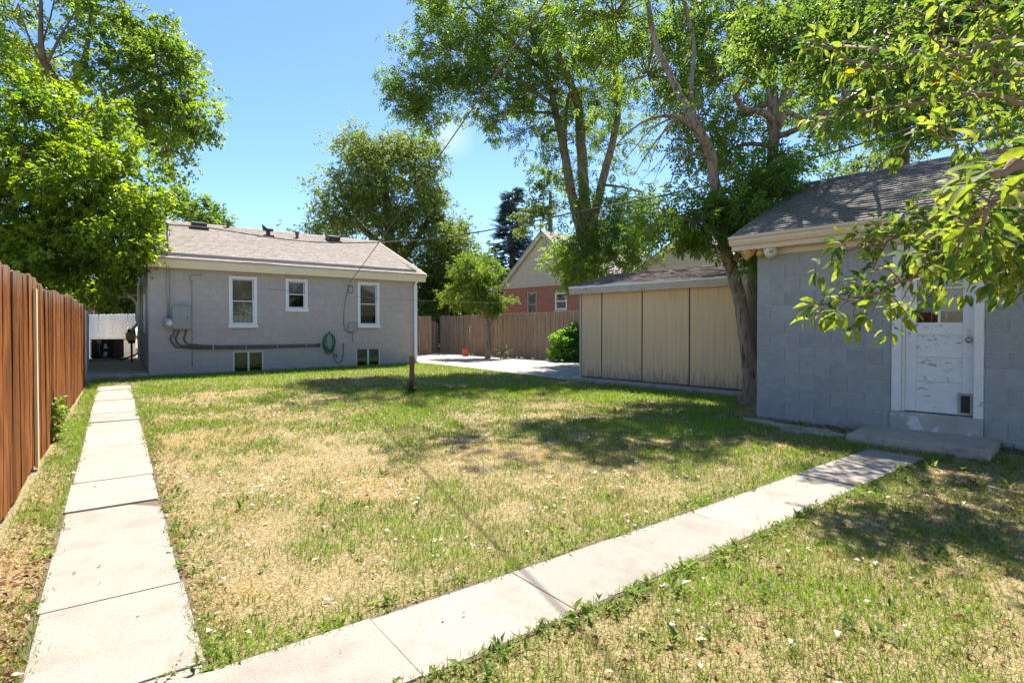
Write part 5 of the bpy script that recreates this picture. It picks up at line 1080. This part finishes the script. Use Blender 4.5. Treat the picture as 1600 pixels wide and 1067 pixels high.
    # the 300 leaves that show largest are single parts, the rest is one mass
    W = lp + B0; D = np.maximum(W[:,1], .3); sx_ = CX + F*W[:,0]/D; vis = (sx_ < 1640) & (W[:,2] > CAMH-1.2); size = np.where(vis, ls/D, 0); order = np.argsort(-size); big = set(order[:300].tolist())
    variants = []
    pal = [((.13,.195,.03)),((.18,.24,.035)),((.08,.145,.028)),((.20,.24,.05)),((.055,.115,.028)),((.15,.215,.03))]
    for k, (V, T) in enumerate(metas):
        me = tri_mesh('leaf', V, T, np.repeat(np.array([pal[k]]), len(V), 0)); me.materials.append(M['apple']); me.shade_smooth(); variants.append(me)
    Vs, Ts, Cs = [], [], []; off = 0
    for i in range(n):
        A = la[i]; Bv = norm(np.cross(lu[i], A)); C = np.cross(A, Bv); k = i % 6
        if i in big:
            o = bpy.data.objects.new('leaf', variants[k]); col.objects.link(o); o.parent = root
            Mx = Matrix.Identity(4)
            for c_, vec in enumerate((A, Bv, C)):
                for r_ in range(3): Mx[r_][c_] = vec[r_]*ls[i]
            for r_ in range(3): Mx[r_][3] = lp[i][r_]
            o.matrix_local = Mx
        else:
            V, T = metas[k]; Vs.append(V @ np.stack([A,Bv,C])*ls[i] + lp[i]); Ts.append(T+off); Cs.append(np.repeat(cols[i][None], len(V), 0)); off += len(V)
    # the upper crown, farther along the tree
    up_l = MB(); cr_p, cr_d = [], []
    for c, rad, k in (((4.7,4.6,4.3),(1.2,1.0,.8),30),((3.9,5.0,4.2),(1.1,.9,.6),20),((5.6,4.4,3.6),(1.1,1,.9),36),((4.6,3.0,3.6),(1,.9,.7),34),((5.4,2.6,3.2),(1,1,.9),30),((3.9,5.9,4.6),(1.0,.9,.5),18),((3.25,6.3,4.7),(.8,.75,.4),20),((4.8,5.6,4.6),(1.1,.9,.6),22)):
        c = np.array(c)-B0; up_l.tube([tuple(np.array(crotch)-B0), tuple((np.array(crotch)-B0+c)/2+np.array([0,0,.2])), tuple(c)], [.035,.022,.012], 6)
        for j in range(k):
            dv_ = norm(r.normal(0,1,3)); e_ = c + dv_*np.array(rad)*r.uniform(.3,1); up_l.tube([tuple(c), tuple((c+e_)/2+np.array([0,0,.05])), tuple(e_)], [.012,.008,.004], 4, cap=False); m = r.integers(14,34); cr_p.append(e_ + r.normal(0,.14,(m,3))); cr_d.append(dv_*.5 + r.normal(0,.7,(m,3)) + np.array([0,0,-.2]))
    up_l.build('upper_branches', M['bark2'], root, smooth=True)
    pos = np.concatenate(cr_p); dr = norm(np.concatenate(cr_d)); m = len(pos); tt = r.uniform(0,1,(m,1))
    V, T, C = scatter(T_ROUND, pos, dr, norm(np.array([0,0,1.])+r.normal(0,.45,(m,3))), r.uniform(.6,.9,m), np.array((.042,.095,.02))*(1-tt)+np.array((.115,.18,.032))*tt)
    link('crown', tri_mesh('crown', V, T, C), M['leaf'], root)
    me = tri_mesh('leaf_mass', np.concatenate(Vs), np.concatenate(Ts), np.concatenate(Cs)); me.shade_smooth(); stuff(link('leaf_mass', me, M['apple'], root))
apple()

# ------------------------------------------------------------------ grass, weeds and litter
def grass():
    r = np.random.default_rng(2); pts = []
    for d0, d1, rho in ((1.5,3.2,6800),(3.2,4.5,5200),(4.5,6.5,3600),(6.5,9,2200),(9,12.5,1300),(12.5,19.5,700)):
        w0 = 1.08*d1+1.0; n = int((d1-d0)*2*w0*rho); x = r.uniform(-w0, w0, n); y = r.uniform(d0, d1, n); k = np.abs(x) < 1.08*y+1.0; pts.append(np.stack([x[k], y[k]], 1))
    p = np.concatenate(pts); x, y = p[:,0], p[:,1]
    en = (fbm(x*5,y*5,66)-.5)*.09; jx = x + en + r.normal(0,.014,len(x)); jy = y + en + r.normal(0,.014,len(x)); keep = np.ones(len(x), bool)
    for poly in EXCL: keep &= ~in_poly(jx, jy, poly)
    # nothing beyond the left fence, or behind the back of the yard
    nf = np.array([fd.y, -fd.x]); keep &= ((x-fa.x)*nf[0] + (y-fa.y)*nf[1]) > .04
    xl = (x-HF.o.x)*HF.x.x + (y-HF.o.y)*HF.x.y; yl = (x-HF.o.x)*HF.y.x + (y-HF.o.y)*HF.y.y; keep &= ~((xl < 0) & (yl > -.3)); keep &= ~((xl > H_W) & (yl > .3))
    x, y, xl, yl = x[keep], y[keep], xl[keep], yl[keep]; n = len(x)
    big = fbm(x*.55+3, y*.55, 3); mid = fbm(x*1.7, y*1.7+9, 8); fine = fbm(x*6, y*6, 21)
    g = .56 + (big-.5)*1.7 + (mid-.5)*1.8 + (fine-.5)*1.0
    g += 1.7*np.exp(-np.maximum(-yl-1.6,0)/1.0)*(xl > -.3)                         # watered strip along the house
    gx_ = (x-GF.o.x)*GF.x.x + (y-GF.o.y)*GF.x.y; gl = (x-GF.o.x)*GF.y.x + (y-GF.o.y)*GF.y.y; g += .62*np.exp(-np.maximum(-gl-.3,0)/1.7)      # shaded ground by garage and shed
    side = (x-lp_a.x)*(-ld.y) + (y-lp_a.y)*ld.x; g += .34*(side > 0)*np.clip((y-4)/4,-.3,1)      # strip by the fence
    cs_ = (x-cp_0.x)*(-cd.y) + (y-cp_0.y)*cd.x; g += .0*(cs_ < 0)                                 # weedy side of the cross path
    g += .35*np.exp(-np.abs(np.abs(side)-lw/2)/.10) + .3*np.exp(-np.abs(np.abs(cs_)-cw/2)/.12)
    bed_ = (gl > -.42 - .25*fbm(x*3,y*3,14)) & (gx_ > -.5)
    bare = fbm(x*1.1+40, y*1.1, 55); bare2 = fbm(x*4+4, y*4, 57)
    keep = r.uniform(0,1,n) < np.clip(1.25 - 2.2*np.maximum(bare*.6+bare2*.4-.48,0)*3, .42, 1) + np.clip(g-.6,0,.5)
    keep &= ~bed_ | (r.uniform(0,1,n) < .12)
    x, y, g, fine = x[keep], y[keep], g[keep], fine[keep]; n = len(x)
    isg = r.uniform(0,1,n) < np.clip(g, .05, .96)
    sc = np.clip(y/5, .8, 2.1)
    h_ = np.where(isg, r.uniform(.018,.05,n)*(1+.5*np.clip(g-.4,0,1)), r.uniform(.010,.034,n))*np.clip(.85+.06*y,.9,1.3)
    wd = np.where(isg, r.uniform(.003,.006,n), r.uniform(.0025,.005,n))*sc
    lean = np.where(isg, r.uniform(.2,1.7,n), r.uniform(.6,4.0,n)); az = r.uniform(0,2*math.pi,n); az2 = r.uniform(0,2*math.pi,n)
    dx, dy = np.cos(az), np.sin(az); sx_, sy_ = np.cos(az2), np.sin(az2)
    z0 = gz_np(y); flat = 1/np.sqrt(1+lean**2)
    base1 = np.stack([x-sx_*wd/2, y-sy_*wd/2, z0-.003], 1); base2 = np.stack([x+sx_*wd/2, y+sy_*wd/2, z0-.003], 1)
    mx_ = x+dx*h_*lean*flat*.35; my_ = y+dy*h_*lean*flat*.35; mz = z0+h_*flat*.62
    m1 = np.stack([mx_-sx_*wd*.45, my_-sy_*wd*.45, mz],1); m2 = np.stack([mx_+sx_*wd*.45, my_+sy_*wd*.45, mz],1)
    tip = np.stack([x+dx*h_*lean*flat, y+dy*h_*lean*flat, z0+h_*flat],1)
    V = np.stack([base1,base2,m2,m1,tip],1).reshape(-1,3); i = np.arange(n)*5
    T = np.concatenate([np.stack([i,i+1,i+2],1), np.stack([i,i+2,i+3],1), np.stack([i+3,i+2,i+4],1)])
    t = r.uniform(0,1,(n,1)); c = np.where(isg[:,None], np.array((.065,.135,.02))*(1-t)+np.array((.205,.27,.045))*t, np.array((.40,.305,.105))*(1-t)+np.array((.66,.575,.31))*t)
    lush = np.clip((g-.75)*2,0,1)[:,None]; c = np.where(isg[:,None], c*(1-lush)+np.array((.15,.29,.025))*lush*(.75+.5*t), c)
    wh = (r.uniform(0,1,n) < .12) & ~isg; c[wh] = (.72,.66,.55); zone = fbm(x*1.3+11, y*1.3, 105); og = (~isg) & (zone + r.normal(0,.08,n) > .56); c[og] = c[og]*np.array((1.0,.86,.62)); bz = fbm(x*1.9+31, y*1.9, 107); bn = (r.uniform(0,1,n) < np.clip((bz-.47)*3.0,.05,.5)) & ~isg; c[bn] = np.array((.17,.10,.045))*r.uniform(.7,1.6,(int(bn.sum()),1))
    ol = (r.uniform(0,1,n) < .18) & isg; c[ol] = (.20,.20,.06)
    C = np.repeat(c[:,None,:],5,1).reshape(-1,3)
    o = link('grass', tri_mesh('grass', V, T, C), M['grass']); stuff(o); o['label'] = 'short patchy lawn grass, part straw and part green'; o['category'] = 'grass'
    return n
NG = grass()
def free_points(r, n, d0, d1, fn=None):
    x = r.uniform(-1.05*d1, 1.05*d1, n*4); y = np.sqrt(r.uniform(d0*d0, d1*d1, n*4)); k = np.abs(x) < 1.02*y
    for poly in EXCL: k &= ~in_poly(x, y, poly)
    nf = np.array([fd.y, -fd.x]); k &= ((x-fa.x)*nf[0] + (y-fa.y)*nf[1]) > .06
    yl = (x-HF.o.x)*HF.y.x + (y-HF.o.y)*HF.y.y; k &= yl < -.2
    if fn is not None: k &= fn(x, y, r)
    return x[k][:n], y[k][:n]
def weeds():
    r = np.random.default_rng(12); cs = lambda x, y: (x-cp_0.x)*(-cd.y) + (y-cp_0.y)*cd.x
    x1, y1 = free_points(r, 1500, 1.6, 6.5, lambda x,y,r: (cs(x,y) < -.3) & (fbm(x*1.5,y*1.5,77) > .46))
    x2, y2 = free_points(r, 1300, 3, 10, lambda x,y,r: (fbm(x*.9,y*.9,78) > .55))
    # clumps hugging the path edges
    s = r.uniform(0, (cp_b-cp_a).length, 380); sg = np.where(r.uniform(0,1,380) < .65, -1, 1); off = sg*(cw/2+.01+np.abs(r.normal(0,.07,380)))
    x3 = cp_a.x + cd.x*s - cd.y*off; y3 = cp_a.y + cd.y*s + cd.x*off
    s = r.uniform(0, (lp_b-lp_a).length, 320); sg = np.where(r.uniform(0,1,320) < .6, -1, 1); off = sg*(lw/2+.01+np.abs(r.normal(0,.07,320)))
    x4 = lp_a.x + ld.x*s - ld.y*off; y4 = lp_a.y + ld.y*s + ld.x*off
    bad = np.array([False])
    x = np.concatenate([x1,x2,x3,x4]); y = np.concatenate([y1,y2,y3,y4]); k = y > 1.4
    gk = np.ones(len(x), bool)
    for poly in EXCL[1:]: gk &= ~in_poly(x, y, poly)
    x, y = x[k&gk], y[k&gk]; n = len(x); m = 7
    az = (r.uniform(0,6.28,(n,1)) + np.arange(m)*.9 + r.normal(0,.2,(n,m))).ravel(); el = r.uniform(.1,1.35,n*m); sz = (r.uniform(.015,.05,(n,1))*np.where(r.uniform(0,1,(n,1)) < .10, 1.7, 1)*r.uniform(.5,1.3,(n,m))).ravel()
    pos = np.stack([np.repeat(x,m), np.repeat(y,m), np.repeat(gz_np(y),m)+.004],1) + np.stack([r.normal(0,.018,n*m), r.normal(0,.018,n*m), np.abs(r.normal(0,.012,n*m))],1); a = np.stack([np.cos(az)*np.cos(el), np.sin(az)*np.cos(el), np.sin(el)],1); up = norm(np.stack([-np.cos(az)*np.sin(el), -np.sin(az)*np.sin(el), np.cos(el)],1))
    t = r.uniform(0,1,(n*m,1)); c = np.array((.075,.14,.03))*(1-t)+np.array((.21,.27,.065))*t
    lf_ = (leaf_unit(1,.32,.25,.25), LT); V, T, C = scatter([lf_], pos, a, up, sz, c); o = link('weeds', tri_mesh('weeds', V, T, C), M['grass']); stuff(o); o['label'] = 'low broad leaved weeds among the grass and along path edges'; o['category'] = 'weeds'
weeds()
def litter():
    r = np.random.default_rng(22)
    x, y = free_points(r, 520, 1.7, 9.5, lambda x,y,r: r.uniform(0,1,len(x)) < np.clip((fbm(x*1.2+7,y*1.2,91)-.40)*4,.05,1))
    n = len(x); sz = r.uniform(.012,.045,n)*np.where(r.uniform(0,1,n)<.12,1.6,1); az = r.uniform(0,6.28,n); a = np.stack([np.cos(az),np.sin(az),r.normal(0,.25,n)],1); up = norm(np.array([0,0,1.])+r.normal(0,.3,(n,3)))
    fx, fy = free_points(r, 300, 1.9, 5.2, lambda x,y,r: r.uniform(0,1,len(x)) < np.clip((fbm(x*1.3+2,y*1.3,95)-.5)*7,.008,1)); q = len(fx); azf = r.uniform(0,6.28,q)
    x = np.concatenate([x,fx]); y = np.concatenate([y,fy]); sz = np.concatenate([sz, r.uniform(.02,.055,q)]); a = np.concatenate([a, np.stack([np.cos(azf),np.sin(azf),r.normal(0,.2,q)],1)]); up = np.concatenate([up, norm(np.array([0,0,1.])+r.normal(0,.35,(q,3)))])
    # bleached thatch crumbs
    q = 9000; xb, yb = free_points(r, q, 1.6, 9, lambda x,y,r: r.uniform(0,1,len(x)) < np.clip((fbm(x*1.6+17,y*1.6,93)-.48)*7,.02,1)); q = len(xb); azb = r.uniform(0,6.28,q)
    x = np.concatenate([x,xb]); y = np.concatenate([y,yb]); sz = np.concatenate([sz, r.uniform(.006,.02,q)]); a = np.concatenate([a, np.stack([np.cos(azb),np.sin(azb),r.normal(0,.4,q)],1)]); up = np.concatenate([up, norm(np.array([0,0,1.])+r.normal(0,.5,(q,3)))]); n = len(x)
    # fallen leaves on the slabs
    s = r.uniform(0,8,26); x2 = lp_a.x+ld.x*s + r.normal(0,.17,26); y2 = lp_a.y+ld.y*s; s = r.uniform(0,5,16); x3 = cp_a.x+cd.x*s+r.normal(0,.1,16); y3 = cp_a.y+cd.y*s+r.normal(0,.15,16)
    px_ = np.concatenate([x2,x3]); py_ = np.concatenate([y2,y3]); m = len(px_); az2 = r.uniform(0,6.28,m)
    pos = np.concatenate([np.stack([x,y,gz_np(y)+r.uniform(.012,.03,n)],1), np.stack([px_,py_,gz_np(py_)+.026],1)]); a = np.concatenate([a, np.stack([np.cos(az2),np.sin(az2),np.zeros(m)],1)]); up = np.concatenate([up, norm(np.array([0,0,1.])+r.normal(0,.1,(m,3)))]); sz = np.concatenate([sz, r.uniform(.008,.03,m)])
    N_ = n+m; t = r.uniform(0,1,(N_,1)); c = np.array((.50,.42,.32))*(1-t)+np.array((.80,.76,.70))*t; dk = r.uniform(0,1,N_) < .3; c[dk] = (.16,.085,.045); c[n:][r.uniform(0,1,m)<.8] = (.10,.065,.04)
    V, T, C = scatter([(leaf_unit(1,.6,.25,.1), LT)], pos, a, up, sz, c); o = link('leaf_litter', tri_mesh('leaf_litter', V, T, C), M['grass']); stuff(o); o['label'] = 'scattered bleached and brown fallen leaves on lawn and path'; o['category'] = 'leaf litter'
litter()
def debris():                              # dead leaves and twigs along the garage foot, the fence strip and the near right lawn
    r = np.random.default_rng(42); n1 = 2600; gx_ = r.uniform(-.4, G_W-1.5, n1); gy_ = -np.abs(r.normal(0,.22,n1))-.02; p = np.array([GF.o.x, GF.o.y]) + gx_[:,None]*np.array([GF.x.x,GF.x.y]) + gy_[:,None]*np.array([GF.y.x,GF.y.y])
    n2 = 1500; s_ = np.abs(r.normal(0,1.6,n2)); o_ = lw/2 + .02 + np.abs(r.normal(0,.17,n2)); p2 = np.array([lp_a.x+1.5*ld.x, lp_a.y+1.5*ld.y]) + s_[:,None]*np.array([ld.x,ld.y]) + o_[:,None]*np.array([-ld.y,ld.x])
    n3 = 900; s_ = r.uniform(0,(lp_b-lp_a).length*.6,n3); o_ = -(lw/2 + .0 + np.abs(r.normal(0,.09,n3))); p3 = np.array([lp_a.x,lp_a.y]) + s_[:,None]*np.array([ld.x,ld.y]) + o_[:,None]*np.array([-ld.y,ld.x])
    x4, y4 = free_points(r, 3200, 1.6, 5.0, lambda x,y,r: ((x-cp_0.x)*(-cd.y)+(y-cp_0.y)*cd.x < -.3) & (r.uniform(0,1,len(x)) < np.clip((fbm(x*1.7,y*1.7,99)-.38)*5,.05,1)))
    p = np.concatenate([p,p2,p3,np.stack([x4,y4],1)]); k = np.ones(len(p), bool)
    for poly in EXCL: k &= ~in_poly(p[:,0], p[:,1], poly)
    p = p[k]; n = len(p); az = r.uniform(0,6.28,n); a = np.stack([np.cos(az),np.sin(az),r.normal(0,.35,n)],1); t = r.uniform(0,1,(n,1)); c = np.array((.07,.04,.022))*(1-t)+np.array((.30,.16,.075))*t; lt = r.uniform(0,1,n) < .12; c[lt] = (.5,.40,.28)
    V, T, C = scatter([(leaf_unit(1,.5,.35,.2), LT), (leaf_unit(1,.16,.1,.05), LT)], np.stack([p[:,0],p[:,1],gz_np(p[:,1])+r.uniform(.006,.025,n)],1), a, norm(np.array([0,0,1.])+r.normal(0,.5,(n,3))), r.uniform(.012,.045,n), c)
    o = link('dead_leaves', tri_mesh('dead_leaves', V, T, C), M['grass']); stuff(o); o['label'] = 'brown dead leaves and twigs along garage wall and path edges'; o['category'] = 'leaf litter'
debris()
